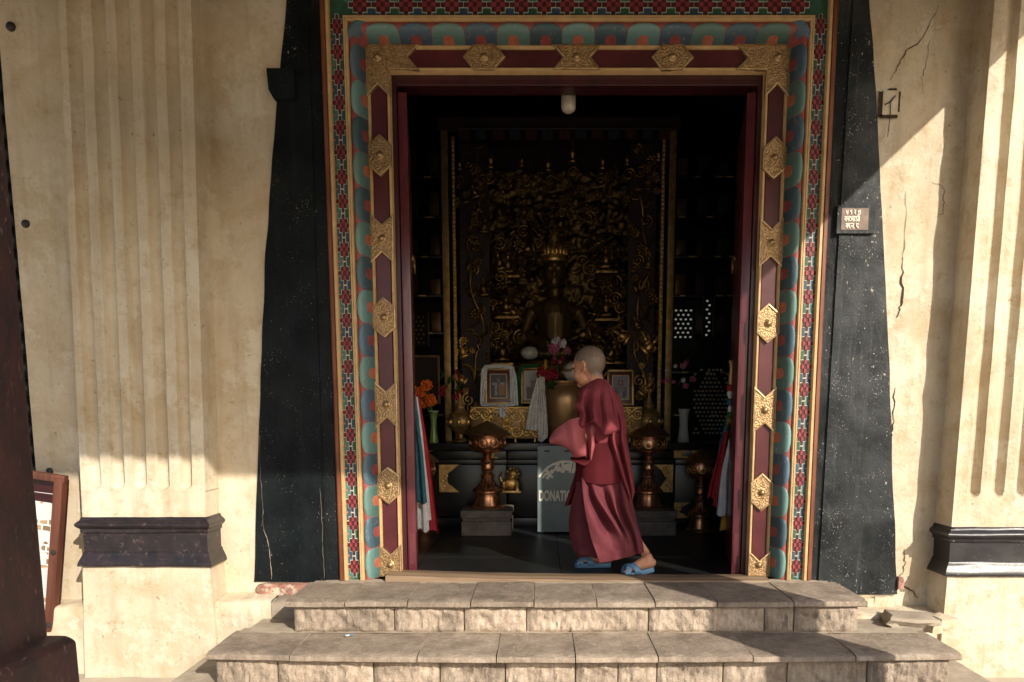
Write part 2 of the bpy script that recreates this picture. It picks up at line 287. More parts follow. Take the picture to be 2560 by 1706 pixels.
# ------------------------------------------------------------------ mesh helpers
def nv(p, s, a):  # vector noise
    q = noise.noise_vector(Vector(p) * s); return (q.x * a, q.y * a, q.z * a)
class MB:
    def __init__(s): s.v = []; s.f = []; s.m = []; s.mats = []
    def mi(s, m):
        if m not in s.mats: s.mats.append(m)
        return s.mats.index(m)
    def add(s, vs, fs, m):
        o = len(s.v); k = s.mi(m); s.v += [tuple(p) for p in vs]
        for f in fs: s.f.append(tuple(o + i for i in f)); s.m.append(k)
        return s
    def box(s, a, b, m, M=None, bev=0.0):
        x0, y0, z0 = a; x1, y1, z1 = b
        if bev:
            bm = bmesh.new(); bmesh.ops.create_cube(bm, size=1.0)
            for q in bm.verts: q.co = Vector(((q.co.x + .5) * (x1 - x0) + x0, (q.co.y + .5) * (y1 - y0) + y0, (q.co.z + .5) * (z1 - z0) + z0))
            bmesh.ops.bevel(bm, geom=bm.edges[:], offset=bev, segments=2, affect='EDGES', profile=0.6)
            bm.verts.index_update()
            vs = [q.co.copy() for q in bm.verts]; fs = [[q.index for q in f.verts] for f in bm.faces]; bm.free()
        else:
            vs = [Vector(p) for p in ((x0, y0, z0), (x1, y0, z0), (x1, y1, z0), (x0, y1, z0), (x0, y0, z1), (x1, y0, z1), (x1, y1, z1), (x0, y1, z1))]
            fs = [(0, 3, 2, 1), (4, 5, 6, 7), (0, 1, 5, 4), (1, 2, 6, 5), (2, 3, 7, 6), (3, 0, 4, 7)]
        if M is not None: vs = [M @ p for p in vs]
        return s.add(vs, fs, m)
    def grid(s, pts, m, closed_u=False, closed_v=False, flip=False):
        """pts[i][j]"""
        ni, nj = len(pts), len(pts[0]); vs = [p for r in pts for p in r]; fs = []
        for i in range(ni if closed_u else ni - 1):
            for j in range(nj if closed_v else nj - 1):
                a, b_, c, d = i * nj + j, i * nj + (j + 1) % nj, ((i + 1) % ni) * nj + (j + 1) % nj, ((i + 1) % ni) * nj + j
                fs.append((a, d, c, b_) if flip else (a, b_, c, d))
        return s.add(vs, fs, m)
    def lathe(s, prof, m, c=(0, 0, 0), n=28, M=None, mod=None):
        pts = []
        for r, z in prof:
            row = []
            for k in range(n):
                t = 2 * math.pi * k / n; rr = r * (mod(t, z) if mod else 1)
                p = Vector((c[0] + rr * math.cos(t), c[1] + rr * math.sin(t), c[2] + z)); row.append(M @ p if M is not None else p)
            pts.append(row)
        s.grid(pts, m, closed_v=True)
        for row, fl in ((pts[0], True), (pts[-1], False)):
            s.add(row, [tuple(range(n))[::-1] if fl else tuple(range(n))], m)
        return s
    def tube(s, path, rad, m, n=10, flat=1.0):
        P = [Vector(p) for p in path]; pts = []; up = Vector((0, 0, 1))
        for i, p in enumerate(P):
            d = (P[min(i + 1, len(P) - 1)] - P[max(i - 1, 0)]).normalized()
            a = d.cross(up if abs(d.z) < .95 else Vector((1, 0, 0))).normalized(); b_ = a.cross(d).normalized()
            r = rad[i] if isinstance(rad, (list, tuple)) else rad
            pts.append([p + (a * math.cos(2 * math.pi * k / n) + b_ * flat * math.sin(2 * math.pi * k / n)) * r for k in range(n)])
        s.grid(pts, m, closed_v=True)
        s.add(pts[0], [tuple(range(n))], m); s.add(pts[-1], [tuple(range(n))[::-1]], m)
        return s
    def ell(s, c, r, m, nu=12, nvv=16, M=None):
        pts = []
        for i in range(nu + 1):
            t = math.pi * i / nu; pts.append([])
            for k in range(nvv):
                u = 2 * math.pi * k / nvv
                p = Vector((r[0] * math.sin(t) * math.cos(u), r[1] * math.sin(t) * math.sin(u), -r[2] * math.cos(t)))
                if M is not None: p = M @ p
                pts[-1].append(p + Vector(c))
        return s.grid(pts, m, closed_v=True)
    def poly(s, outline, y0, y1, m, side=None):
        """outline in (x,z), counter-clockwise seen from -Y; front at y0 (nearer), back at y1"""
        n = len(outline)
        s.add([(x, y0, z) for x, z in outline], [tuple(range(n))], m)
        s.add([(x, y1, z) for x, z in outline], [tuple(range(n))[::-1]], side or m)
        vs = [(x, y0, z) for x, z in outline] + [(x, y1, z) for x, z in outline]
        return s.add(vs, [(i, i + n, (i + 1) % n + n, (i + 1) % n) for i in range(n)], side or m)
    def mesh(s, name, smooth=None):
        me = bpy.data.meshes.new(name); me.from_pydata([tuple(p) for p in s.v], [], s.f)
        for k in s.mats: me.materials.append(MATS[k])
        me.polygons.foreach_set('material_index', s.m); me.update()
        if smooth is not None:
            bm = bmesh.new(); bm.from_mesh(me)
            bmesh.ops.remove_doubles(bm, verts=bm.verts[:], dist=1e-5); bmesh.ops.recalc_face_normals(bm, faces=bm.faces[:])
            for f in bm.faces: f.smooth = True
            for e in bm.edges:
                if len(e.link_faces) == 2 and e.calc_face_angle(0) > R(smooth): e.smooth = False
            bm.to_mesh(me); bm.free(); me.update()
        return me
    def build(s, name, parent=None, smooth=None): return link(name, s.mesh(name, smooth), parent)
def link(name, me, parent=None, M=None):
    o = bpy.data.objects.new(name, me); COL.objects.link(o)
    if parent is not None: o.parent = parent
    if M is not None: o.matrix_local = M
    return o
def thing(name, label, cat, group=None, loc=(0, 0, 0)):
    o = bpy.data.objects.new(name, None); COL.objects.link(o); o.location = loc; o.empty_display_size = 0.1
    return tag(o, label, cat, group)
def tag(o, label, cat, group=None):
    o['label'] = label; o['category'] = cat
    if group: o['group'] = group
    return o
def struct(o): o['kind'] = 'structure'; return o
def lerp(a, b, t): return a + (b - a) * t
def interp(tab, x):
    if x <= tab[0][0]: return tab[0][1]
    for (a, va), (b, vb) in zip(tab, tab[1:]):
        if x <= b: return va + (vb - va) * (x - a) / (b - a)
    return tab[-1][1]
# ------------------------------------------------------------------ the ground and the floor of the shrine room
g = MB(); g.add([(-60, -60, -.5), (60, -60, -.5), (60, 60, -.5), (-60, 60, -.5)], [(0, 1, 2, 3)], 'ground_stone')
struct(g.build('ground'))
FZ = -0.056
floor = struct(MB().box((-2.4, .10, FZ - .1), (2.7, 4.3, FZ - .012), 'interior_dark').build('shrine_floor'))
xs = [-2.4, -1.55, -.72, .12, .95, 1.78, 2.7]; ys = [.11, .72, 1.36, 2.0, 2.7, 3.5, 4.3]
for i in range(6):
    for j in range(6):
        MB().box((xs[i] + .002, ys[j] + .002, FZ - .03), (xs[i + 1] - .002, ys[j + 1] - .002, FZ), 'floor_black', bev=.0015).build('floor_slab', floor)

# ------------------------------------------------------------------ temple facade: walls, plinths, pilasters
fac = thing('temple_facade', 'cream plastered temple front with fluted pilasters around the doorway', 'building')
def wall_grid(x0, x1, z0, z1, y, m, nx, nz_, amp, sc_=3.0, edge=None):
    pts = []
    for i in range(nz_ + 1):
        z = lerp(z0, z1, i / nz_); row = []
        for j in range(nx + 1):
            x = lerp(x0, x1, j / nx)
            d = (noise.noise(Vector((x * sc_, 3.1, z * sc_))) + .5 * noise.noise(Vector((x * sc_ * 2.7, 9.1, z * sc_ * 2.7)))) * amp
            row.append((x, y + d, z))
        pts.append(row)
    return MB().grid(pts, m)
wall_grid(-2.59, -1.16, -.5, 2.9, 0.0, 'plaster_smooth', 50, 90, .004).build('wall_panel', fac, 180)
wall_grid(1.53, 3.4, -.5, 2.9, 0.0, 'plaster_rough', 90, 130, .009, 4.5).build('wall_panel', fac, 180)
MB().box((-2.59, .004, 2.9), (3.4, .3, 4.2), 'plaster_smooth').build('wall_head', fac)
MB().box((-2.585, .02, -.5), (-1.02, .3, 2.9), 'plaster_smooth').build('wall_core', fac)
MB().box((1.40, .02, -.5), (3.4, .3, 2.9), 'plaster_smooth').build('wall_core', fac)
MB().box((-6.0, .42, -.5), (-2.3, .6, 4.2), 'maroon_dark').build('side_wall', fac)
# room behind the door
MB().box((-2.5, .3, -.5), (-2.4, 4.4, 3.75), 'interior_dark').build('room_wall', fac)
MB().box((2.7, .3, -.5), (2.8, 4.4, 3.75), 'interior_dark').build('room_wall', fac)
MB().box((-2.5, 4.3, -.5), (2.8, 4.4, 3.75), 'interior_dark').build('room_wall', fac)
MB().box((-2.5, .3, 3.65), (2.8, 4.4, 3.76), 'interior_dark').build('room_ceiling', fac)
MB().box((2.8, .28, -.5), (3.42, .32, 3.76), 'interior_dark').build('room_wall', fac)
# low ledges at the wall foot
def ledge(x0, x1, ztop, y, m, seed, name='wall_foot'):
    pts = []; n = 44
    prof = [(0.03, ztop + .012), (y * .5, ztop + .004), (y + .012, ztop), (y, ztop - .012), (y, ztop - .07), (y, ztop - .13), (y, ztop - .22), (y, -.5)]
    for j, (yy, z) in enumerate(prof):
        row = []
        for i in range(n + 1):
            x = lerp(x0, x1, i / n); k = noise.noise(Vector((x * 9 + seed, z * 9, 2))) + .6 * noise.noise(Vector((x * 23 + seed, z * 23, 5)))
            a = 0 if j in (0, 7) else .011
            row.append((x, yy + k * a, z + (k * a * .9 if 0 < j < 6 else 0)))
        pts.append(row)
    return MB().grid(pts, m, flip=True).build(name, fac, 50)
ledge(-1.64, -1.36, -.112, -.15, 'plaster_rough', 1.0); ledge(-1.36, -1.0, -.118, -.14, 'cement', 3.0)
ledge(-2.62, -2.2, -.15, -.13, 'plaster_rough', 6.0)
ledge(1.45, 2.08, -.185, -.16, 'plaster_rough', 9.0)

def pilaster(xlb, xrb, xlt, xrt, d, ztop, flute_z, fx, zb, mat, bmat, seed, deep=1.0):
    """tapering fluted shaft on a dark moulded base and a plain plinth"""
    N = 110; zl = [zb, zb + .08, zb + .13] + [flute_z - .045 + .09 * k / 22 for k in range(23)] + [lerp(flute_z + .06, ztop, k / 40) for k in range(41)]
    pts = []
    for z in zl:
        t = (z - .3) / (2.78 - .3); xl = lerp(xlb, xlt, t); xr = lerp(xrb, xrt, t); row = [(xl, 0.02, z), (xl, -d * .33, z), (xl, -d * .66, z)]
        for j in range(N + 1):
            u = j / N; x = lerp(xl, xr, u); off = u * (xrb - xlb); y = -d
            for c in fx:
                dx = off - c; dz = max(0, flute_z - z); q = math.hypot(dx, dz); r_ = .030
                if q < r_: y += math.sqrt(r_ * r_ - q * q) * deep
            e = .006 * noise.noise(Vector((x * 6 + seed, z * 5, 1))) + (.004 * noise.noise(Vector((x * 17, z * 3 + seed, 4))))
            row.append((x, y + (e if 0 < j < N else 0), z))
        row += [(xr, -d * .66, z), (xr, -d * .33, z), (xr, .02, z)]
        pts.append(row)
    sh = MB().grid(pts, mat).build('pilaster', fac, 38)
    def sweep(prof, m, nm, par):
        pp = []
        for (o, z) in prof:
            row = [(xlb - o, .02, z)]
            row += [(xlb - o, -(d + o) * k / 4, z) for k in range(1, 4)]
            for k in range(31):
                x = lerp(xlb - o, xrb + o, k / 30); wv_ = .006 * noise.noise(Vector((x * 7 + seed, z * 20, 3)))
                row.append((x, -(d + o) + wv_, z + .5 * wv_))
            row += [(xrb + o, -(d + o) * k / 4, z) for k in (3, 2, 1)]; row += [(xrb + o, .02, z)]
            pp.append(row)
        return MB().grid(pp, m, flip=True).build(nm, par, 50)
    H = zb
    tor = [(.0, H), (.006, H - .004), (.008, H - .012)] + [(.010 + .018 * math.sin(math.pi * k / 8), H - .016 - .044 * k / 8) for k in range(9)]
    sweep(tor + [(.010, H - .066), (.010, H - .076), (.002, H - .082)], bmat, 'base_torus', sh)
    sweep([(.0015, H - .080), (.001, H - .165), (.0015, H - .176)], bmat, 'base_band', sh)
    sweep([(.001, H - .174), (.006, H - .178), (.008, H - .188), (.013, H - .20), (.023, H - .222), (.028, H - .240), (.026, H - .246), (.010, H - .247)], bmat, 'base_flare', sh)
    sweep([(.010, H - .244), (.013, H - .29), (.016, H - .4), (.022, H - .55), (.030, -.5)], mat, 'plinth', sh)
    return sh
pilaster(-2.275, -1.660, -2.194, -1.589, .157, 3.3, .488, [.066, .183, .296, .41, .522], .318, 'plaster_smooth', 'black_gloss_brown', 2.0, 1.1)
pilaster(2.052, 2.70, 2.076, 2.70, .157, 3.3, .445, [.096, .212, .328, .444, .56], .268, 'plaster_rough', 'black_gloss_brown_worn', 8.0, 1.3)

# cracks in the plaster: thin open seams
def crack(path, wid, name='crack'):
    b = MB(); P = []
    for (a, q) in zip(path, path[1:]):
        for k in range(4):
            t = k / 4; P.append((lerp(a[0], q[0], t) + random.uniform(-1, 1) * .006, lerp(a[1], q[1], t) + random.uniform(-1, 1) * .006))
    P.append(path[-1]); n = len(P); rows = []
    for i, (x, z) in enumerate(P):
        hw = wid * (.35 + .65 * math.sin(math.pi * (i + .6) / (n + .2))) * random.uniform(.5, 1.3) / 2
        dx = P[min(i + 1, n - 1)][0] - P[max(i - 1, 0)][0]; dz = P[min(i + 1, n - 1)][1] - P[max(i - 1, 0)][1]; L = math.hypot(dx, dz) or 1
        y = (noise.noise(Vector((x * 4.5, 3.1, z * 4.5))) + .5 * noise.noise(Vector((x * 4.5 * 2.7, 9.1, z * 4.5 * 2.7)))) * (.009 if x > 0 else .004) - .0035
        rows.append([(x - dz / L * hw, y, z + dx / L * hw), (x, y - .0006, z), (x + dz / L * hw, y, z - dx / L * hw)])
    return b.grid(rows, 'crack_dark').build(name, fac)
crack([(1.90, 2.76), (1.865, 2.67), (1.834, 2.608), (1.774, 2.569), (1.745, 2.53), (1.717, 2.471), (1.69, 2.42)], 0.0044)
crack([(1.865, 2.60), (1.86, 2.50), (1.835, 2.43), (1.85, 2.36)], 0.0028)
crack([(1.795, 1.911), (1.803, 1.80), (1.81, 1.664), (1.805, 1.58)], 0.0028)
crack([(1.805, 1.60), (1.802, 1.50), (1.81, 1.391), (1.797, 1.34), (1.789, 1.306)], 0.0088)
crack([(1.80, .96), (1.80, .86), (1.80, .764), (1.795, .70)], 0.0055)
crack([(1.92, 1.952), (1.965, 1.945), (1.983, 1.911), (1.985, 1.86), (1.983, 1.808), (1.952, 1.788)], 0.0028)
crack([(1.875, -.03), (1.90, .00), (1.908, .05), (1.903, .13)], 0.0044)
crack([(1.87, -.055), (1.905, -.07), (1.945, -.085), (1.99, -.135)], 0.0099)
crack([(-1.93, -.33), (-1.90, -.36), (-1.885, -.39)], 0.0033)

# ------------------------------------------------------------------ black jambs either side of the painted frame
def jamb(outer, inner, line, label, mat, nm, split):
    """outer / inner / line: (z, x) tables; a flat face with a narrow bevelled strip next to the frame"""
    zs = sorted(set([z for z, _ in outer] + [lerp(outer[-1][0], outer[0][0], k / 70) for k in range(71)]))
    ot = sorted(outer); it = sorted(inner); lt = sorted(line)
    o = thing(nm, label, 'door jamb')
    for part, ta, tb, ya, yb in (('jamb_face', ot, lt, -.010, -.016), ('jamb_strip', lt, it, -.006, .004)):
        rows = []
        for z in zs:
            a = interp(ta, z); c = interp(tb, z)
            wob = .005 * noise.noise(Vector((z * 6, a * 3, 1))) if part == 'jamb_face' else 0
            row = [(a + wob, .03, z)]
            for k in range(15):
                t = k / 14; x = lerp(a + wob, c, t)
                row.append((x, lerp(ya, yb, t) + .004 * noise.noise(Vector((x * 9, 2, z * 9))) * (1 if 0 < k < 14 else 0), z))
            row.append((c, .03, z)); rows.append(row)
        MB().grid(rows, mat, flip=(ot[0][1] > it[0][1])).build(part, o, 40)
    return o
jl = jamb([(2.9, -1.185), (2.782, -1.201), (2.461, -1.247), (2.3, -1.272), (1.622, -1.355), (.8, -1.427), (-.045, -1.495)], [(2.9, -1.040), (-.045, -1.047)], [(2.9, -1.100), (1.99, -1.104), (-.045, -1.118)],
     'smooth black tapering jamb left of the painted door frame', 'black_smooth', 'black_jamb', 0)
paint('pale_chip', (0.34, 0.29, 0.23), (0.22, 0.18, 0.14), 0.9, bstr=0)
def chip_line(par, path, wid):
    rows = []
    for i in range(len(path) * 5 - 4):
        k = min(i // 5, len(path) - 2); t = i / 5 - k; x = lerp(path[k][0], path[k + 1][0], t) + random.uniform(-1, 1) * .0025; z = lerp(path[k][1], path[k + 1][1], t); hw = wid * random.uniform(.15, 1.0)
        rows.append([(x - hw, -.0205, z), (x + hw, -.0205, z)])
    MB().grid(rows, 'pale_chip').build('chipped_line', par)
chip_line(jl, [(-1.425, .72), (-1.43, .50), (-1.425, .34), (-1.435, .25)], .0012); chip_line(jl, [(-1.43, .28), (-1.422, .22), (-1.405, .16), (-1.40, .05), (-1.397, -.03)], .0026)
chip_line(jl, [(-1.128, .45), (-1.122, .25), (-1.124, .10), (-1.122, -.03)], .0010)
b = MB(); b.poly([(-1.30, 2.458), (-1.294, 2.363), (-1.272, 2.322), (-1.17, 2.322), (-1.17, 2.458)], -.045, .02, 'black_smooth'); b.build('corbel', jl)
jr = jamb([(2.9, 1.545), (2.782, 1.564), (2.393, 1.617), (2.012, 1.660), (1.156, 1.754), (.4, 1.825), (-.112, 1.876)], [(2.9, 1.412), (-.112, 1.416)], [(2.9, 1.49), (2.39, 1.482), (-.112, 1.455)],
     'chalk-flecked worn black jamb right of the painted door frame', 'black_worn', 'black_jamb', 0)
# exposed brick and rubble at the jamb feet
def chunk(c, r, m, nm, par, seed, sub=2, rot=0):
    bm = bmesh.new(); bmesh.ops.create_cube(bm, size=2.0); bmesh.ops.subdivide_edges(bm, edges=bm.edges[:], cuts=sub, use_grid_fill=True)
    Mx = Matrix.Rotation(rot, 3, 'Z')
    for v in bm.verts:
        p = v.co.copy(); q = p.normalized() * 1.25; p = p.lerp(q, .35) + Vector(nv(p + Vector((seed, 0, 0)), 1.1, .28))
        v.co = Mx @ Vector((p.x * r[0], p.y * r[1], p.z * r[2])) + Vector(c)
    bb = MB(); bm.verts.index_update(); bb.add([v.co.copy() for v in bm.verts], [[v.index for v in f.verts] for f in bm.faces], m); bm.free()
    return bb.build(nm, par, 30)
for k, (x, z, w_) in enumerate([(-1.40, -.082, .07), (-1.27, -.080, .075), (-1.13, -.078, .07)]):
    chunk((x, -.005, z), (w_, .03, .030), 'brick_red', 'exposed_brick', fac, k * 3.3)
for k, (x, z, w_) in enumerate([(1.70, -.165, .05), (1.80, -.160, .055), (1.885, -.05, .014)]):
    chunk((x, -.004, z), (w_, .025, .038 if k < 2 else .032), 'brick_red' if k == 2 else 'plaster_rough', 'exposed_brick', fac, 20 + k * 3.1)
o = chunk((1.83, -.27, -.178), (.12, .085, .030), 'mortar', 'broken_stone', None, 41, 3, -.3); tag(o, 'long broken grey stone lying at the foot of the right pilaster', 'stone')
o = chunk((1.95, -.30, -.178), (.05, .055, .032), 'plaster_rough', 'plaster_rubble', None, 47, 3, .4); tag(o, 'pale crumbled plaster lump between broken stone and right pilaster', 'rubble')
o = chunk((1.885, -.365, -.190), (.030, .028, .018), 'plaster_rough', 'plaster_rubble', None, 53, 2, .2); tag(o, 'small plaster crumb lying in front of the broken stone', 'rubble')

# ------------------------------------------------------------------ painted and gilded door frame
CX = .187; ZB = -.036
df = thing('door_frame', 'painted wooden door frame with lotus petals and embossed brass plates', 'door frame')
def zt(h): return 2.50 + (h - .926) * 1.05 if h <= 1.125 else 2.709 + (h - 1.125) * 1.7
def sweep_frame(prof, m, nm, parent=df, smooth=40, zb=ZB):
    rows = []
    for h, y in prof:
        zz = [lerp(zb, zt(h), k / 14) for k in range(15)]
        row = [(CX - h, y + .0015 * noise.noise(Vector((h * 30, 1, z * 4))), z) for z in zz]
        row += [(CX + lerp(-h, h, k / 14), y, zt(h)) for k in range(1, 14)]
        row += [(CX + h, y + .0015 * noise.noise(Vector((h * 30, 7, z * 4))), z) for z in zz[::-1]]
        rows.append(row)
    return MB().grid(rows, m).build(nm, parent, smooth)
sweep_frame([(1.232, .03), (1.232, -.012), (1.226, -.018), (1.212, -.018), (1.208, -.008), (1.208, .03)], 'brown_trim', 'outer_fillet')
sweep_frame([(1.208, .03), (1.208, -.012), (1.204, -.016), (1.194, -.016), (1.190, -.011), (1.190, .03)], 'cream_trim', 'outer_bead')
sweep_frame([(1.190, .012), (1.125, .012)], 'step_green', 'stepped_ground')
sweep_frame([(1.125, .03), (1.125, -.012), (1.122, -.016), (1.116, -.016), (1.1145, -.010), (1.113, -.015), (1.106, -.014), (1.103, -.008), (1.103, .04)], 'cream_trim', 'middle_bead')
def roll(t):      # t=0 rail side, 1 outer: the swelling petal moulding
    h = lerp(1.036, 1.103, t); y = lerp(.085, .006, t) - .036 * math.sin(math.pi * min(1, t * 1.0)) ** .8
    return h, y
sweep_frame([roll(1 - k / 12) for k in range(13)], 'pink_ground', 'petal_moulding')
sweep_frame([(1.038, .12), (1.038, .080), (1.034, .076), (1.026, .076), (1.022, .082), (1.022, .12)], 'cream_trim', 'rail_bead')
sweep_frame([(1.022, .094), (1.016, .086), (.946, .086), (.940, .094)], 'maroon', 'rail')
sweep_frame([(.940, .12), (.940, .082), (.937, .076), (.929, .076), (.926, .080), (.926, .16)], 'cream_trim', 'rail_bead')
sweep_frame([(.926, .128), (.903, .128), (.901, .132), (.901, .30)], 'maroon_dark', 'reveal')
b = MB(); b.box((CX - .925, .130, 2.452), (CX + .925, .158, 2.60), 'maroon_dark', bev=.004); b.build('head_board', df)
MB().box((-1.04, .162, 2.56), (1.42, .30, 2.91), 'interior_dark').build('lintel_core', fac)
# petals
def petal_mesh(name, wd, mt, tmax, lift, base_w=1.0):
    nt_, ns = 12, 12; top = []; 
    for i in range(nt_ + 1):
        t = tmax * i / nt_; q = max(0, (t / tmax - .30) / .70); hw = wd / 2 * (max(0, 1 - q ** 2.6)) ** .5 * base_w
        h, y = roll(t); row = []
        for j in range(ns + 1):
            s_ = lerp(-1, 1, j / ns); edge = 1 - abs(s_) ** 6
            row.append((s_ * max(hw, .0004), h - 1.036, -(y) + lift * edge * (1 if i < nt_ else .2)))
        top.append(row)
    return MB().grid(top, mt).mesh(name, 180)
PM = {0: petal_mesh('petal', .164, 'petal_green', .985, .006), 1: petal_mesh('petal', .164, 'petal_blue', .985, .006)}
TM = {0: petal_mesh('petal_tongue', .066, 'tongue_orange', .32, .0085), 1: petal_mesh('petal_tongue', .066, 'tongue_red', .32, .0085)}
# local frame: x along the run, y outward, z towards the viewer
def basis(xd, yd, zd, loc): 
    M = Matrix((xd, yd, zd)).transposed().to_4x4(); M.translation = loc; return M
VZ = Vector((0, -1, 0))
ML = lambda z: basis(Vector((0, 0, 1)), Vector((-1, 0, 0)), VZ, Vector((CX - 1.036, 0, z)))
MR = lambda z: basis(Vector((0, 0, -1)), Vector((1, 0, 0)), VZ, Vector((CX + 1.036, 0, z)))
MT = lambda x: basis(Vector((1, 0, 0)), Vector((0, 0, 1)), VZ, Vector((x, 0, zt(1.036))))
def put_petal(M, k, s=1.0):
    M = M @ Matrix.Diagonal((s, 1, 1, 1))
    p = link('petal', PM[k], df, M); t = link('petal_tongue', TM[k], p)
NP = 16
for i in range(NP):
    sp_ = (zt(1.036) - .02 - ZB) / NP; z = ZB + sp_ * (i + .5)
    put_petal(ML(z), (NP - i) % 2, sp_ / .166); put_petal(MR(z), (NP - i) % 2, sp_ / .166)
NT = 12
for i in range(NT + 1):
    sp_ = (2 * 1.036 - .03) / (NT + 1); put_petal(MT(CX - 1.036 + .015 + sp_ * (i + .5)), i % 2, sp_ / .166)
for sgn in (-1, 1):
    d = Vector((sgn * .7071, 0, .7071)); u = Vector((.7071, 0, -sgn * .7071))
    M = basis(u, d, VZ, Vector((CX + sgn * 1.030, -.004, zt(1.030)))) @ Matrix.Diagonal((.85, 1.36, 1, 1)); put_petal(M, 1)
# stepped diamonds and the stepped triangles between them
UW, UL = .0130, .0215
def diamond_mesh():
    b = MB()
    for i in range(-2, 3):
        for j in range(-2, 3):
            if abs(i) + abs(j) <= 2:
                z1 = .0065 if (i + j) % 2 == 0 else .0100
                b.box((i * UL - UL / 2, j * UW - UW / 2, -.001), (i * UL + UL / 2 - .0006, j * UW + UW / 2 - .0006, z1), 'step_dark' if (i + j) % 2 == 0 else 'step_red')
                b.box((i * UL - UL / 2 - .0034, j * UW - UW / 2 - (.0028 if abs(j) < 2 else 0), -.002), (i * UL + UL / 2 + .0034, j * UW + UW / 2 + (.0028 if abs(j) < 2 else 0), .0028 + .0002 * (i + 2) + .00004 * (j + 2)), 'step_line')
    return b.mesh('stepped_diamond')
DM = diamond_mesh()
def tri_mesh(mt, dot):
    b = MB()
    for k, hl in enumerate((1.75, 1.05, .4)):
        b.box((-hl * UL, k * UW * .9, -.002), (hl * UL, (k + 1) * UW * .9, .0016 + .0003 * k), mt)
    if dot: b.ell((0, .004, .002), (.0055, .005, .0016), 'orange_dot', 5, 10)
    return b.mesh('stepped_triangle')
TRI = [tri_mesh('step_teal', 1), tri_mesh('step_blue', 1)]; TRG = [tri_mesh('step_green', 0), tri_mesh('step_blue', 0)]
HM = 1.1575; HO, HI = 1.1895, 1.1255
def stepband(mk, pos, i, last):
    M = mk(pos); link('stepped_diamond', DM, df, M @ Matrix.Translation((0, HM - 1.036, -.012)))
def run(mk, a, b_, n):
    for i in range(n):
        p = lerp(a, b_, (i + .5) / n); stepband(mk, p, i, n)
        q = lerp(a, b_, i / n)
        M = mk(q)
        link('stepped_triangle', TRI[i % 2], df, M @ Matrix.Translation((0, HO - 1.036, -.0115)) @ Matrix.Rotation(math.pi, 4, 'Z'))
        link('stepped_triangle', TRG[i % 2], df, M @ Matrix.Translation((0, HI - 1.036, -.0115)))
run(ML, ZB + .012, 2.725, 24); run(MR, ZB + .012, 2.725, 24)
for i in range(20):
    mk = lambda x: basis(Vector((1, 0, 0)), Vector((0, 0, 1)), VZ, Vector((x, 0, 2.709)))
    p = lerp(CX - 1.10, CX + 1.10, (i + .5) / 20); q = lerp(CX - 1.10, CX + 1.10, i / 20); S_ = Matrix.Diagonal((1, 1.62, 1, 1))
    link('stepped_diamond', DM, df, mk(p) @ Matrix.Translation((0, .0552, -.012)) @ S_)
    link('stepped_triangle', TRG[i % 2], df, mk(q) @ Matrix.Translation((0, .001, -.0115)) @ S_)
    link('stepped_triangle', TRI[i % 2], df, mk(q) @ Matrix.Translation((0, .1095, -.0115)) @ Matrix.Rotation(math.pi, 4, 'Z') @ S_)
# brass plates on the rail
def plate(outline, c, nm='brass_plate', boss=True):
    """outline in (x,z) about the rail; embossed field inside a raised rim"""
    outline = [(px + random.uniform(-.0022, .0022), pz + random.uniform(-.0022, .0022)) for px, pz in outline]
    b = MB(); n = len(outline); cx_ = sum(p[0] for p in outline) / n; cz_ = sum(p[1] for p in outline) / n
    # inset the outline along edge normals
    ins = []
    for i in range(n):
        p0, p1, p2 = Vector(outline[i - 1]), Vector(outline[i]), Vector(outline[(i + 1) % n])
        e1 = (p1 - p0).normalized(); e2 = (p2 - p1).normalized(); n1 = Vector((-e1.y, e1.x)); n2 = Vector((-e2.y, e2.x))
        bis = (n1 + n2).normalized(); k = .0065 / max(.35, bis.dot(n1)); ins.append(p1 + bis * k)
    yr, yf = .0685, .0735
    b.add([(p[0], .09, p[1]) for p in outline] + [(p[0], yr, p[1]) for p in outline] + [(p[0], yr - .001, p[1]) for p in ins] + [(p[0], yf, p[1]) for p in ins],
          [(i, (i + 1) % n, n + (i + 1) % n, n + i) for i in range(n)] + [(n + i, n + (i + 1) % n, 2 * n + (i + 1) % n, 2 * n + i) for i in range(n)] + [(2 * n + i, 2 * n + (i + 1) % n, 3 * n + (i + 1) % n, 3 * n + i) for i in range(n)], 'brass_rim')
    b.add([(p[0], yf, p[1]) for p in ins], [tuple(range(n))], 'brass_hammered')
    o = b.build(nm, df)
    if boss:
        k = MB(); k.lathe([(.021, 0), (.020, .004), (.015, .006), (.0135, .010), (.011, .0145), (.006, .0175), (.001, .0185)], 'brass_rim', n=16, M=Matrix.Translation((c[0], yf, c[1])) @ Matrix.Rotation(R(90), 4, 'X'))
        k.build('boss', o, 50)
    return o
def hexv(x, z, hh, hw=.0585): return [(x - hw, z - hh * .5), (x, z - hh), (x + hw, z - hh * .5), (x + hw, z + hh * .5), (x, z + hh), (x - hw, z + hh * .5)]
def bowv(x, z, hh, hw=.0585): return [(x - hw, z - hh), (x, z - hh + .052), (x + hw, z - hh), (x + hw, z + hh), (x, z + hh - .052), (x - hw, z + hh)]
def rot(o, x, z): return [(x + (pz - z), z - (px - x)) for px, pz in o]
XL, XR, ZTOP = CX - .982, CX + .982, 2.559
for x, data in ((XL, ((2.103, 0), (1.703, 1), (1.315, 0), (.875, 1), (.452, 0))), (XR, ((2.090, 0), (1.683, 1), (1.286, 0), (.847, 1), (.417, 0)))):
    for z, kind in data: plate(bowv(x, z, .120) if kind else hexv(x, z, .100), (x, z))
    zt_ = .139 if x < 0 else .104
    plate([(x - .0585, ZB + .002), (x + .0585, ZB + .002), (x + .0585, zt_), (x, zt_ - .055), (x - .0585, zt_)], (x, .03))
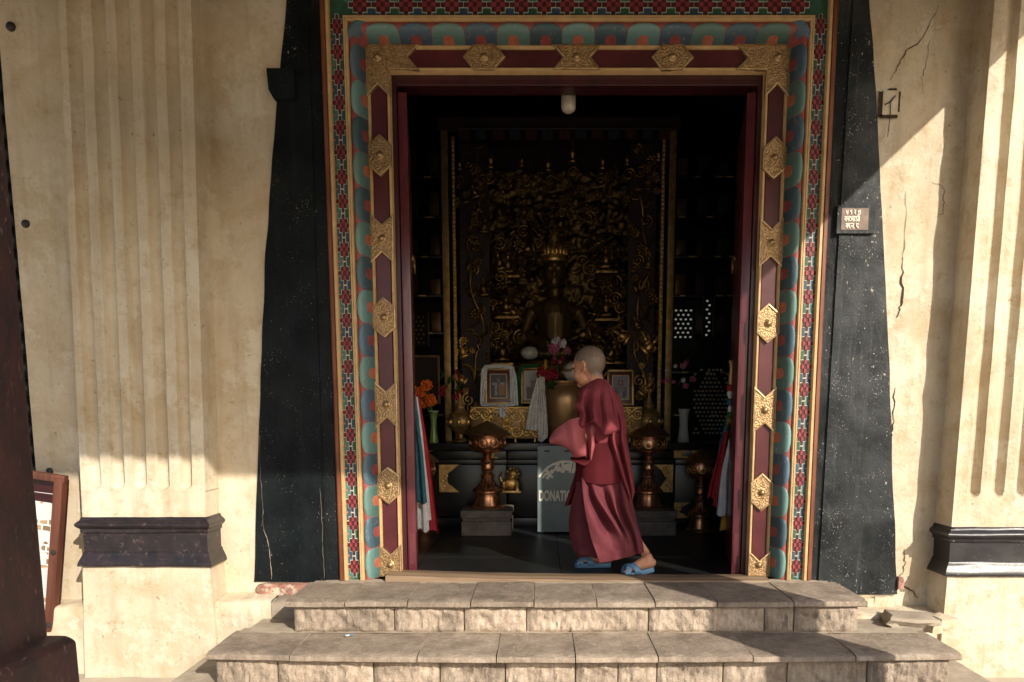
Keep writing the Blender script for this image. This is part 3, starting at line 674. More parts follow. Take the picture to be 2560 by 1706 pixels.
for x, kind in ((-.273, 0), (.182, 1), (.650, 0)):
    o = bowv(x, ZTOP, .118) if kind else hexv(x, ZTOP, .103); plate(rot(o, x, ZTOP), (x, ZTOP))
for s in (-1, 1):
    x = CX + s * .982; o = [(-.0585, .0585), (-.0585, -.185), (0, -.125), (.0585, -.185), (.0585, -.0585), (.205, -.0585), (.15, 0), (.205, .0585)]
    o = [(x - s * px, ZTOP + pz) for px, pz in o]
    if s > 0: o = o[::-1]
    plate(o, (x, ZTOP))
# threshold board
rows = []
for i in range(60):
    x = lerp(-.80, 1.20, i / 59); zz = interp([(-.8, -.003), (-.66, -.007), (-.3, -.018), (.2, -.026), (.8, -.030), (1.2, -.029)], x) + .0015 * noise.noise(Vector((x * 9, 0, 0)))
    rows.append([(x, -.040, -.07), (x, -.040, zz - .010), (x, -.034, zz - .003), (x, .02, zz), (x, .112, zz - .002), (x, .122, zz - .008), (x, .122, -.07)])
tb = MB().grid(rows, 'threshold_wood'); tb.build('threshold', df, 35)

# ------------------------------------------------------------------ stone steps
st = thing('stone_steps', 'three worn grey stone steps leading up to the doorway', 'steps')
def slab(x0, x1, y0, y1, ztop, th, seed, bow):
    nx, ny = 16, 10; top = []
    def zf(x, y):
        e = min((y - y0) / .03, 1); return ztop - .006 * (1 - e) ** 2 + .0030 * noise.noise(Vector((x * 6 + seed, y * 6, 1))) + .0016 * noise.noise(Vector((x * 22, y * 22 + seed, 1)))
    yf = lambda x: y0 + bow(x) + .004 * noise.noise(Vector((x * 14, seed, 2))) + .006 * min(0, noise.noise(Vector((x * 7 + seed, 4, 2))))
    rows = [[(lerp(x0, x1, i / nx), y1, ztop - th) for i in range(nx + 1)]]
    r = []
    rows.append([(lerp(x0, x1, i / nx), yf(lerp(x0, x1, i / nx)) + .006, ztop - th) for i in range(nx + 1)])
    rows.append([(lerp(x0, x1, i / nx), yf(lerp(x0, x1, i / nx)), ztop - th + .005) for i in range(nx + 1)])
    rows.append([(lerp(x0, x1, i / nx), yf(lerp(x0, x1, i / nx)) + .001, ztop - .010) for i in range(nx + 1)])
    for j in range(ny + 1):
        row = []
        for i in range(nx + 1):
            x = lerp(x0, x1, i / nx); y = lerp(yf(x) + .004, y1, j / ny); row.append((x, y, zf(x, lerp(y0, y1, j / ny))))
        rows.append(row)
    b = MB(); b.grid(rows, 'tread_stone')
    for i in (0, nx):
        side = [r_[i] for r_ in rows]; b.add(side + [(side[0][0], y1, ztop - th)], [tuple(range(len(side)))], 'tread_stone')
    return b.build('tread_slab', st, 45)
def block(x0, x1, yf, z0, z1, seed):
    nx = max(10, int((x1 - x0) / .011)); nz_ = 14; rows = []
    for k in range(nz_ + 1):
        z = lerp(z0, z1, k / nz_); row = []
        for i in range(nx + 1):
            x = lerp(x0, x1, i / nx); ed = min((x - x0), (x1 - x), .035) / .035; ez = min(z - z0, z1 - z, .016) / .016
            mk = max(0, min(ed, ez)) ** .7
            d = mk * (.012 + .016 * noise.noise(Vector((x * 26 + seed, z * 18, 3))) + .012 * noise.noise(Vector((x * 75, z * 30 + seed, 7))))
            if i in (0, nx) or k in (0, nz_): d = -.004
            row.append((x, yf - d, z))
        rows.append(row)
    b = MB(); b.grid(rows, 'riser_stone'); 
    b.add([rows[0][0], rows[0][-1], (x1, yf + .08, z0), (x0, yf + .08, z0), rows[-1][0], rows[-1][-1], (x1, yf + .08, z1), (x0, yf + .08, z1)], [(0, 3, 7, 4), (1, 5, 6, 2)], 'riser_stone')
    return b.build('riser_block', st, 60)
T1 = [-1.178, -.898, -.61, -.318, -.026, .264, .532, .818, 1.172, 1.516]
T2 = [-1.425, -1.06, -.517, -.182, .151, .499, .9, 1.338, 1.800]
T3 = [-1.69, -1.30, -.83, -.36, .10, .55, 1.02, 1.50, 2.06]
B1 = [-1.150, -.679, -.353, -.061, .509, 1.051, 1.189, 1.488]
B2 = [-1.400, -1.132, -.718, -.431, -.148, .155, .339, .507, .793, 1.07, 1.415, 1.770]
B3 = [-1.65, -1.2, -.7, -.25, .3, .8, 1.3, 1.75, 2.02]
T1 = [x * 1.011 for x in T1]; B1 = [x * 1.011 for x in B1]; T2 = [x * 1.015 for x in T2]; B2 = [x * 1.015 for x in B2]
for T, B, y0, y1, z, zlow, bw in ((T1, B1, -.435, -.046, -.038, -.198, .010), (T2, B2, -.710, -.375, -.198, -.355, .045), (T3, B3, -1.03, -.650, -.355, -.5, .03)):
    xm, xw = (T[0] + T[-1]) / 2, (T[-1] - T[0]) / 2; bow = lambda x: -bw * (1 - ((x - xm) / xw) ** 2)
    MB().box((T[0] + .045, y0 + .055 + bw * .2, zlow - .05), (T[-1] - .045, -.005, z - .004), 'mortar').build('core', st)
    for i in range(len(T) - 1): slab(T[i] + .0025, T[i + 1] - .0025, y0, y1, z + random.uniform(-.002, .002), .032, i * 3.7 + z * 50, bow)
    for i in range(len(B) - 1): block(B[i] + .003, B[i + 1] - .003, y0 + .036, zlow, z - .031, i * 5.1 + z * 70)
# fill strip of mortar between top slabs and the wall, and on the treads behind the risers
for (x0, x1, y0, y1, z) in ((-1.17, 1.5, -.07, .02, -.0395), (-1.42, 1.79, -.42, -.345, -.1965)):
    rows = [[(lerp(x0, x1, i / 80), lerp(y0, y1, j / 5) , z + .003 * noise.noise(Vector((i * .35, j, z))) + .003 * j / 5) for j in range(6)] for i in range(81)]
    MB().grid(rows, 'mortar', flip=True).build('mortar_bed', st, 180)
o = MB(); 
for k in range(5): o.ell((-.885 + .012 * math.cos(k * 2.1) * (k > 0) * 1.3, -.475 + .008 * math.sin(k * 2.1) * (k > 0), -.190 + .002 * (k % 2)), (.011, .006, .003), 'slipper_blue' if k % 2 else 'white_cloth', 6, 8, Matrix.Rotation(k * 1.3, 3, 'Z'))
tag(o.build('paper_scrap', None, 40), 'tiny blue and white crumpled scrap lying on the middle step', 'litter')

# ------------------------------------------------------------------ porch: roof and two columns in front of the wall
pr = thing('porch_roof', 'timber porch roof high above the steps, shading the upper wall', 'roof')
MB().box((-4.5, -3.51, 2.86), (2.546, .0, 2.92), 'roof_wood').build('ceiling_board', pr)
for k in range(8): MB().box((-4.4 + k * .95, -3.48, 2.92), (-4.28 + k * .95, -.02, 3.04), 'roof_wood').build('rafter', pr)
MB().box((-1.475, -1.92, 2.12), (1.869, -1.68, 2.46), 'roof_wood', bev=.01).build('shade_beam', pr)  # unseen beam, added to block sky light and darken the upper wall
def column(x0, label):
    c = thing('porch_column', label, 'column', 'dark red porch columns', (x0 + .153, -1.80, -.5))
    MB().box((-.153, -.16, .62), (.153, .16, 3.358), 'dark_red_wood', bev=.012).build('shaft', c, 40)
    b = MB(); pr_ = [(.212, 0), (.208, .630), (.204, .648), (.192, .656), (.150, .668)]
    b.grid([[(sx * r_, sy * r_, z) for sx, sy in ((-1, -1), (1, -1), (1, 1), (-1, 1))] for r_, z in pr_], 'dark_red_wood', closed_v=True); o_ = b.build('plinth', c, 30); m_ = o_.modifiers.new('bevel', 'BEVEL'); m_.width = .012; m_.segments = 3; m_.limit_method = 'ANGLE'
column(-1.784, 'dark red wooden porch column on a plinth at the left picture edge')
column(1.872, 'dark red porch column standing right of the steps outside the picture')

# ------------------------------------------------------------------ small things on the outer wall
# carved post in the corner left of the wall
cp = thing('carved_post', 'dark blue-black scalloped carved post at the far left wall edge', 'post', None, (-2.70, .06, -.5))
MB().box((-.06, .02, 0), (.05, .07, 3.6), 'carved_dark').build('post_core', cp)
k_ = MB(); k_.lathe([(.012, -.05), (.034, -.038), (.048, -.012), (.048, .012), (.034, .038), (.012, .05)], 'carved_dark', n=14); bead = k_.mesh('bead', 60)
for k in range(30): link('bead', bead, cp, Matrix.Translation((.05, 0, .3 + .105 * k)))
for (x, z, r_) in ((-2.535, 1.757, .020), (-2.527, 2.662, .022), (-2.519, .535, .018)):
    b = MB(); b.lathe([(r_, 0), (r_ * .95, .010), (r_ * .55, .016), (.001, .017)], 'iron_dark', n=12, M=Matrix.Translation((x, .002, z)) @ Matrix.Rotation(R(90), 4, 'X'))
    where = {1.757: 'halfway up the left wall edge', 2.662: 'near the top of the left wall edge', .535: 'just above the newspaper board'}[z]
    tag(b.build('wall_bolt', None, 50), 'round black bolt head ' + where, 'bolt', 'bolt heads on the left wall')
# square socket block
sb = thing('socket_block', 'small square cream plaster block set in a rough hole beside the right jamb', 'block')
b = MB(); b.box((1.655, -.014, 2.262), (1.730, .03, 2.372), 'plaster_rough', bev=.004); b.build('block', sb, 40)
b = MB()
for (x0, x1, z0, z1) in ((1.636, 1.655, 2.252, 2.368), (1.730, 1.740, 2.275, 2.368), (1.645, 1.732, 2.246, 2.262), (1.680, 1.722, 2.372, 2.382)):
    rows = [[(lerp(x0, x1, i / 6) + .004 * noise.noise(Vector((i, j, x0 * 9))), -.0085, lerp(z0, z1, j / 6) + .004 * noise.noise(Vector((i, j, z0 * 7)))) for i in range(7)] for j in range(7)]
    b.grid(rows, 'crack_dark')
b.build('hole_edge', sb)
b = MB(); b.tube([(1.665, -.017, 2.305), (1.690, -.019, 2.318), (1.712, -.018, 2.345)], .0035, 'iron_dark', 6); b.tube([(1.690, -.018, 2.316), (1.693, -.017, 2.262), (1.690, -.012, 2.20), (1.688, -.012, 2.16)], .0018, 'iron_dark', 5); b.build('wire', sb)

# strokes used for hand-painted lettering
def strokes(paths, wd, to3, m, y_lift=0.0):
    b = MB()
    for ip, path in enumerate(paths):
        P = [Vector((p[0], p[1])) for p in path]; rows = []; lift = Vector((0, -.0006 * (ip % 5), 0))
        for i, p in enumerate(P):
            d = (P[min(i + 1, len(P) - 1)] - P[max(i - 1, 0)]); d = d.normalized() if d.length else Vector((1, 0)); nrm = Vector((-d.y, d.x)) * wd / 2
            e = d * wd * .3 * (-1 if i == 0 else 1 if i == len(P) - 1 else 0)
            lf = lift + Vector((0, -.00004 * i, 0)); rows.append([Vector(to3(*(p + e + nrm))) + lf, Vector(to3(*(p + e - nrm))) + lf])
        b.grid(rows, m)
    return b
def arc(cx, cy, r, a0, a1, n=10, ry=None): return [(cx + r * math.cos(R(lerp(a0, a1, k / n))), cy + (ry or r) * math.sin(R(lerp(a0, a1, k / n)))) for k in range(n + 1)]
GL = {
 'ca': ([[(.0, 1), (.9, 1)], [(.72, 1), (.72, 0)], [(.08, .66), (.40, .66)] + arc(.36, .45, .22, 80, -150, 10) + [(.72, .38)]], .9),
 'n_': ([[(.0, 1), (.55, 1)], arc(.16, .45, .10, 0, 360, 10), [(.26, .45), (.55, .52)]], .52),
 'da': ([[(.0, 1), (.62, 1)], [(.40, 1), (.40, .76)] + arc(.36, .50, .26, 80, 300, 12), arc(.40, .40, .10, 180, -20, 8) + [(.52, .2), (.62, .02)]], .62),
 'aa': ([[(.0, 1), (.32, 1)], [(.18, 1), (.18, 0)]], .30),
 'ba': ([[(.0, 1), (.75, 1)], [(.58, 1), (.58, 0)], arc(.32, .44, .26, 0, 360, 14, .24), [(.14, .60), (.50, .30)]], .75),
 'ka': ([[(.0, 1), (.95, 1)], [(.48, 1), (.48, 0)], arc(.25, .46, .23, 20, 320, 12), arc(.70, .50, .20, 170, -60, 10)], .95),
 'sa': ([[(.0, 1), (.8, 1)], [(.64, 1), (.64, 0)], [(.22, 1), (.22, .62)] + arc(.12, .55, .12, 40, -120, 6) + [(.38, .08)], [(.2, .5), (.64, .5)]], .8),
 'tha': ([[(.0, 1), (.65, 1)], [(.36, 1), (.36, .82)], arc(.36, .46, .30, 90, 450, 16, .36)], .68),
 'ma': ([[(.0, 1), (.75, 1)], [(.58, 1), (.58, 0)], [(.20, 1), (.20, .35)], arc(.14, .32, .09, 0, 360, 8), [(.22, .36), (.58, .40)]], .75),
 'dda': ([[(.0, 1), (.68, 1)], [(.40, 1), (.40, .82)] + arc(.40, .62, .20, 90, 270, 8) + arc(.36, .24, .24, 80, -150, 8)], .66),
 'au': ([[(.0, 1), (.32, 1)], [(.18, 1), (.18, 0)], [(.18, 1.02), (-.06, 1.34)], [(.18, 1.02), (.08, 1.40)], arc(.34, 1.3, .05, 0, 360, 6)], .34),
 'na': ([[(.0, 1), (.75, 1)], [(.58, 1), (.58, 0)], arc(.16, .42, .10, 0, 360, 10), [(.26, .45), (.58, .48)]], .75),
 'pa': ([[(.0, 1), (.75, 1)], [(.58, 1), (.58, 0)], [(.14, 1), (.14, .50)] + arc(.34, .48, .20, 180, 300, 8) + [(.58, .36)]], .75),
 '.': ([arc(.1, .02, .04, 0, 360, 6)], .28), '|': ([[(.1, 1), (.1, 0)]], .3), ' ': ([], .35),
 '5': ([[(.12, .98), (.12, .5)] + arc(.34, .5, .22, 180, 360, 8) + [(.56, .98)], [(.42, .7), (.56, .35), (.4, 0)]], .75),
 '1': ([arc(.34, .74, .2, -60, 300, 12) + [(.5, .4), (.56, 0)]], .75),
 '2': ([[(.1, .9)] + arc(.34, .72, .22, 90, -80, 8) + [(.2, .44), (.58, .05)]], .75),
 '9': ([arc(.36, .62, .2, 0, 360, 12), [(.16, .5), (.3, .2), (.58, .02)]], .75),
}
def run_text(seq, h, to3, m, wd, nm, parent, start=0.0):
    x = start; allp = []
    for gch in seq:
        ps, adv = GL[gch]; allp += [[(x + a * h * .8, c * h) for a, c in p] for p in ps]; x += adv * h * .8
    return strokes(allp, wd, to3, m).build(nm, parent), x
pq = thing('address_plaque', 'small worn brown plaque with pale lettering on the right black jamb', 'plaque', None, (1.549, -.022, 1.772))
MB().box((-.093, -.006, -.067), (.093, .012, .067), 'black_worn', bev=.002).build('backplate', pq)
paint('plaque_brown', (0.23, 0.155, 0.115), (0.13, 0.085, 0.065), 0.6, scale=30, wear=(0.05, 0.04, 0.035), wlo=.6, whi=.68, wscale=20, rnd=False)
MB().box((-.072, -.008, -.050), (.060, 0, .052), 'plaque_brown').build('panel', pq)
for seq, x0, z0, h in ((['5', ' ', '1', ' ', '2', ' ', '9', '|'], -.052, .022, .021), (['ka', 'aa', 'tha', 'ma', 'aa', 'dda', 'au', '|'], -.058, -.010, .022), (['ka', 'aa', '.', 'na', '.', ' ', 'pa', '.'], -.050, -.042, .021)):
    run_text(seq, h, lambda x, z, x0=x0, z0=z0: (x0 + x, -.0095, z0 + z), 'lettering', .0034, 'lettering', pq)
# newspaper board leaning beside the pilaster
nb = thing('newspaper_board', 'weathered red-brown wooden newspaper board leaning by the left pilaster', 'notice board', None, (-2.51, -.10, -.28))
nb.rotation_euler = (0, R(8.6), 0)
MB().box((-.024, -.035, 0), (.020, .010, .80), 'old_wood', bev=.004).build('frame_post', nb, 40)
MB().box((-.72, -.030, .775), (.024, .008, .812), 'old_wood', bev=.004).build('frame_rail', nb, 40)
MB().box((-.72, -.030, .02), (-.027, .008, .06), 'old_wood', bev=.004).build('frame_rail', nb, 40)
MB().box((-.774, -.035, 0), (-.72, .010, .80), 'old_wood', bev=.004).build('frame_post', nb, 40)
MB().box((-.72, .012, .02), (.02, .020, .79), 'maroon_dark').build('backboard', nb)
b = MB(); b.tube([(-.72, -.02, .715), (-.3, -.021, .707), (-.03, -.02, .712)], .0015, 'white_cloth', 5); b.build('wire', nb)
for z in (.42, .04):
    b = MB(); b.lathe([(.014, 0), (.012, .006), (.001, .008)], 'iron_dark', n=10, M=Matrix.Translation((0, -.035, z)) @ Matrix.Rotation(R(90), 4, 'X')); b.build('bolt', nb, 50)
rows = [[(lerp(-.66, -.035, i / 14), .004 - .006 * math.sin(i * .9) * math.sin(j * .5) * .5, lerp(.12, .66, j / 16)) for i in range(15)] for j in range(17)]
np_ = MB().grid(rows, 'newsprint').build('newspaper', None, 180); tag(np_, 'printed newspaper pages pinned inside the wooden newspaper board', 'newspaper')
np_.matrix_world = Matrix.Translation((-2.51, -.10, -.28)) @ Matrix.Rotation(R(8.6), 4, 'Y')
# ------------------------------------------------------------------ door leaves folded inwards, with rings
def door_leaf(side, label):
    s = -1 if side == 'L' else 1
    hx = CX + s * .897
    o = thing('door_leaf', label, 'door', 'open door leaves', (hx, .135, FZ + .02))
    o.rotation_euler = (0, 0, R(-11.5) if s > 0 else R(8.5))
    # local: thickness towards the opening (x from 0 to -s*t), length along +y
    t = .044; x0, x1 = sorted((0, -s * t))
    MB().box((x0, 0, 0), (x1, .84, 2.46), 'door_edge', bev=.003).build('leaf', o, 40)
    for z in (1.42, .72, .14):
        MB().box((x0 + .006, -.0025, z - .085), (x1 - .006, .004, z + .085), 'door_edge', bev=.0012).build('hinge', o)
    for z in (1.75, .82, .30):
        b = MB(); b.tube([(-s * (t + .012) + .0 * k, .70 + .040 * math.cos(2 * math.pi * k / 16), z + .040 * math.sin(2 * math.pi * k / 16)) for k in range(17)], .006, 'gold_dull', 8)
        b.lathe([(.024, 0), (.022, .008), (.010, .014), (.001, .016)], 'gold_dull', n=12, M=Matrix.Translation((-s * t, .70, z + .04)) @ Matrix.Rotation(R(-90 * s), 4, 'Y')); b.build('door_ring', o, 50)
    return o
door_leaf('L', 'maroon door leaf folded inwards on the left, seen edge-on'); door_leaf('R', 'maroon door leaf folded inwards on the right, seen edge-on')

# ribbons tied to the door rings
def ribbon(par, pts_top, pts_bot, w0, w1, m, folds, seed, nm='ribbon', depth=.016):
    rows = []; N = 26; C = 18
    for i in range(N + 1):
        t = i / N; a = Vector(pts_top).lerp(Vector(pts_bot), t); sag = math.sin(math.pi * t) * .010
        wd = lerp(w0, w1, t ** .8); row = []
        for j in range(C + 1):
            u = j / C - .5; ph = folds * 2 * math.pi * u + seed + .6 * math.sin(3 * t + seed)
            row.append((a.x + u * wd + .006 * noise.noise(Vector((t * 3, seed, u))), a.y + depth * math.sin(ph) * (.3 + .7 * t) + sag, a.z + .012 * math.sin(ph * .7 + seed) * (t > .95)))
        rows.append(row)
    return MB().grid(rows, m).build(nm, par, 180)
def knot(par, c, r, m, seed):
    b = MB(); b.ell(c, (r, r * .8, r * 1.15), m, 10, 14); 
    b.v = [tuple(Vector(p) + Vector(nv(p, 30, .006))) for p in b.v]; return b.build('knot', par, 180)
rl = thing('ribbon_tassel', 'teal, white and red cloth ribbons hanging from the left door ring', 'ribbons', 'cloth ribbons tied to the doors')
for y_, m, xt, xb, zt_, zb_, w0, w1, f, sd in ((.80, 'white_cloth', -.782, -.755, .94, .10, .030, .100, 2.3, 1), (.775, 'teal_cloth', -.775, -.745, .95, .28, .026, .078, 1.6, 2), (.82, 'white_cloth', -.768, -.722, .93, .15, .022, .060, 1.5, 3), (.85, 'red_cloth', -.760, -.690, .95, .085, .024, .082, 1.8, 4), (.83, 'green_cloth', -.79, -.775, .97, .70, .02, .03, 1, 5)):
    ribbon(rl, (xt, y_, zt_), (xb, y_ - .01, zb_), w0 * 1.15, w1 * 1.25, m, f, sd)
knot(rl, (-.782, .80, .985), .020, 'yellow_cloth', 1); knot(rl, (-.785, .80, 1.02), .018, 'green_cloth', 2)
rr = thing('ribbon_tassel', 'twisted white, red and blue cloth ribbons hanging from the right door ring', 'ribbons', 'cloth ribbons tied to the doors')
for y_, m, xt, xb, zt_, zb_, w0, w1, f, sd in ((.80, 'white_cloth', 1.190, 1.175, .70, .20, .020, .110, 2.2, 1), (.83, 'red_cloth', 1.165, 1.085, .72, .30, .022, .055, 1.4, 2), (.86, 'teal_cloth', 1.170, 1.13, .80, .42, .020, .050, 1.4, 3), (.84, 'red_cloth', 1.16, 1.120, .62, .24, .02, .04, 1.4, 6), (.87, 'yellow_cloth', 1.20, 1.195, .50, .095, .03, .075, 1.2, 4), (.90, 'green_cloth', 1.17, 1.15, .75, .55, .02, .03, 1, 5)):
    ribbon(rr, (xt, y_, zt_), (xb, y_ - .01, zb_), w0 * 1.15, w1 * 1.25, m, f, sd)
for k, (x, z, r_, m) in enumerate(((1.172, .985, .024, 'red_cloth'), (1.170, .945, .021, 'white_cloth'), (1.175, .90, .022, 'teal_cloth'), (1.182, .855, .024, 'white_cloth'), (1.190, .79, .026, 'yellow_cloth'), (1.172, .82, .018, 'green_cloth'))): knot(rr, (x, .80, z), r_, m, k)
b = MB(); b.tube([(1.165, .80, 1.15), (1.178, .80, 1.10), (1.170, .80, 1.04), (1.172, .80, .99)], [.012, .016, .015, .012], 'gold_dull', 8); b.build('cord', rr, 60)
b = MB(); b.lathe([(.001, -.10), (.03, -.08), (.048, -.02), (.050, .03), (.035, .09), (.001, .11)], 'gold_dull', c=(1.235, .86, 1.12), n=14); o = b.build('hanging_gourd', None, 60); tag(o, 'dull golden rounded hanging ornament behind the right door edge', 'ornament')

# ------------------------------------------------------------------ hanging lamp in the doorway
lp = thing('hanging_lamp', 'small ribbed glass lamp hanging just below the door head', 'lamp', None, (.152, .335, 2.455)); lp.scale = (1.25, 1.25, 1.3)
b = MB(); b.lathe([(.024, .085), (.026, .075), (.026, .045), (.022, .035)], 'white_cloth', n=20); b.build('cap', lp, 50)
b = MB(); b.lathe([(.024, .036), (.030, .028), (.030, -.022), (.026, -.034), (.014, -.042), (.001, -.044)], 'glass_lamp', n=32, mod=lambda t, z: 1 + .035 * math.cos(16 * t)); b.build('glass', lp, 60)
b = MB(); b.tube([(0, 0, .08), (0, 0, .22)], .004, 'iron_dark', 6); b.build('stem', lp)

# ------------------------------------------------------------------ altar table, black lacquer with gilt corner pieces
at = thing('altar_table', 'long black lacquered altar table with gilt corner brackets', 'table')
TX0, TX1 = -1.55, 1.95
b = MB(); b.box((TX0, 1.93, .545), (TX1, 2.62, .60), 'lacquer_black', bev=.006); b.build('table_top', at, 40)
for (x0, x1) in ((TX0 + .02, -.94), (-.93, -.26), (-.25, .62), (.63, 1.05), (1.06, TX1 - .02)):
    MB().box((x0, 1.965, .475), (x1, 1.99, .540), 'lacquer_black', bev=.005).build('apron_panel', at, 40)
    MB().box((x0, 1.975, .02), (x1, 1.99, .430), 'lacquer_black', bev=.005).build('front_panel', at, 40)
    MB().box((x0 - .004, 1.955, .435), (x1 + .004, 1.995, .472), 'lacquer_black', bev=.006).build('rail', at, 40)
MB().box((TX0, 1.94, FZ), (TX1, 2.6, .015), 'lacquer_black', bev=.005).build('base', at, 40)
def fan(cx, cz, w_, h, m='gold_dull', y=1.962):   # gilt corner plate with a wavy inner edge
    b = MB(); out = [(0, h / 2), (0, -h / 2), (w_, -h / 2)]
    for k in range(1, 10):
        t = k / 10; out.append((w_ * (1 - .62 * math.sin(math.pi * t) ** 1) - .006 * math.cos(6 * math.pi * t), lerp(-h / 2, h / 2, t)))
    out.append((w_, h / 2)); s = 1
    o = [(cx + px, cz + pz) for px, pz in out]; o = o[::-1] if w_ > 0 else o
    o = [(cx + px, cz + pz) for px, pz in out] if w_ > 0 else [(cx + px, cz + pz) for px, pz in out][::-1]
    b.poly(o, y, y + .012, m)
    for k in range(9):
        a = k * 2.4; px = w_ * (.15 + .28 * ((k * .37) % 1)); pz = lerp(-h * .42, h * .42, (k + .5) / 9)
        b.ell((cx + px, y, cz + pz), (.011, .006, .011), 'gold', 6, 8)
    return b
for (cx_, cz_, w_, h_) in ((-.785, .325, .155, .215), (-.945, .065, .12, .125), (-.935, .515, .12, .06), (-.40, .508, .09, .05), (1.042, .325, -.150, .215), (1.055, .075, .125, .12), (1.045, .515, .16, .06), (1.24, .515, -.1, .06)):
    fan(cx_, cz_, w_, h_).build('corner_bracket', at, 40)

# ------------------------------------------------------------------ butter lamps on stone blocks
LAMP = [(.124, 0), (.126, .010), (.120, .016), (.106, .022), (.092, .06), (.084, .105), (.086, .112), (.112, .120), (.112, .130), (.095, .142), (.070, .165), (.050, .195), (.040, .222), (.052, .232), (.054, .245), (.040, .255), (.034, .27), (.044, .285), (.048, .305), (.040, .33), (.048, .345), (.050, .358), (.030, .368), (.024, .38), (.034, .392), (.025, .404), (.045, .410), (.09, .420), (.118, .442), (.129, .475), (.129, .51), (.122, .53), (.135, .536), (.160, .541), (.165, .549), (.150, .564), (.110, .592), (.06, .620), (.025, .634), (.012, .642), (.001, .648)]
def butter_lamp(x, y, base, label, s=1.0, block=True, mat='copper'):
    z0 = FZ + (.185 if block else 0)
    o = thing('butter_lamp', label, 'lamp', 'copper butter lamps in front of the altar', (x, y, z0))
    cut = 30 if True else 0
    b = MB(); b.lathe([(r_ * s, z * base) for r_, z in LAMP[:26]], mat, n=36, mod=lambda t, z: 1 + (.06 * math.cos(18 * t) if .140 * base < z < .20 * base else 0)); b.build('stand', o, 40)
    b = MB(); b.lathe([(r_ * s, z * base) for r_, z in LAMP[25:33]], mat, n=36); bowl = b.build('bowl', o, 40)
    for k in range(10):
        a = 2 * math.pi * k / 10 + .15
        bb = MB(); bb.tube([(.030 * s * math.cos(q) , .030 * s * math.sin(q), 0) for q in [2 * math.pi * i / 12 for i in range(13)]], .0055 * s, 'gold_dull' if x > 0 else mat, 6); bb.ell((0, 0, 0), (.014 * s, .014 * s, .008), mat, 6, 10)
        M = Matrix.Translation((.124 * s * math.cos(a), .124 * s * math.sin(a), .485 * base)) @ Matrix.Rotation(a, 4, 'Z') @ Matrix.Rotation(R(90), 4, 'Y')
        bb.build('rosette', bowl, 60).matrix_local = M
    b = MB(); b.lathe([(r_ * s, z * base) for r_, z in LAMP[32:]], 'bronze_dark' if x < 0 else mat, n=36); b.build('lid', o, 40)
    if block:
        sb_ = thing('stone_block', 'moulded grey stone block under ' + ('the left' if x < 0 else 'the right') + ' butter lamp', 'stone block', 'stone blocks under the lamps', (x, y, FZ))
        MB().box((-.182, -.18, 0), (.182, .18, .105), 'lamp_stone', bev=.006).build('block', sb_, 40)
        MB().box((-.172, -.17, .105), (.172, .17, .128), 'lamp_stone', bev=.004).build('neck', sb_, 40)
        MB().box((-.188, -.186, .128), (.188, .186, .185), 'lamp_stone', bev=.012).build('cap', sb_, 40)
butter_lamp(-.388, 1.70, 1.0, 'copper butter lamp with domed lid on the left stone block', 1.05)
butter_lamp(.812, 1.70, .98, 'copper butter lamp partly hidden behind the walking child', .98)
butter_lamp(1.222, 1.78, .96, 'slender copper butter lamp standing beside the right door ribbons', .82, False)
butter_lamp(-.90, 1.82, .96, 'copper butter lamp standing behind the left door ribbons', .82, False)

# ------------------------------------------------------------------ donation box
db = thing('donation_box', 'grey-green metal donation box with painted lettering standing before the altar', 'donation box', None, (.199, 1.62, FZ))
MB().box((-.215, 0, .012), (.215, .28, .650), 'grey_green_metal', bev=.004).build('body', db, 40)
for x in (-.18, .18): MB().box((x - .02, .02, 0), (x + .02, .26, .012), 'iron_dark').build('foot', db)
for x in (-.145, .005, .145): MB().box((x - .022, -.002, .606), (x + .022, .006, .618), 'iron_dark').build('slot', db)
cu = bpy.data.curves.new('donation_text', 'FONT'); cu.body = 'DONATION BOX'; cu.align_x = 'CENTER'; cu.size = .102; cu.extrude = .001; cu.offset = .0042; cu.space_character = 1.05
tmp = bpy.data.objects.new('tmp_text', cu); COL.objects.link(tmp); dg = bpy.context.evaluated_depsgraph_get(); dg.update()
me = bpy.data.meshes.new_from_object(tmp.evaluated_get(dg)); bpy.data.objects.remove(tmp); me.materials.clear(); me.materials.append(MATS['lettering'])
wx = max(v.co.x for v in me.vertices) - min(v.co.x for v in me.vertices)
for v in me.vertices: v.co = Vector((v.co.x * .415 / wx, v.co.y * 1.02, v.co.z))
link('lettering', me, db, Matrix.Translation((0, -.004, .248)) @ Matrix.Rotation(R(90), 4, 'X'))
def onarc(x, z, r_=.160):
    a = x / r_ ; rr_ = r_ + z
    return (rr_ * math.sin(a), -.0035, .300 + rr_ * math.cos(a))
run_text(['ca', 'n_', 'da', 'aa', 'ba', 'aa', 'ka', 'sa'], .078, lambda x, z: onarc(x - .160, z), 'lettering', .0160, 'lettering', db)

# ------------------------------------------------------------------ things on the altar table
ZT = .602
# brass urn
ur = thing('brass_urn', 'large rounded brass urn on the altar table in front of the child', 'urn', None, (.197, 2.24, ZT))
b = MB(); b.lathe([(.10, 0), (.115, .012), (.118, .03), (.140, .08), (.172, .17), (.194, .27), (.200, .335), (.192, .385), (.172, .425), (.152, .448), (.150, .458), (.166, .468), (.168, .480), (.150, .484), (.140, .470)], 'bronze', n=44); b.build('body', ur, 40)
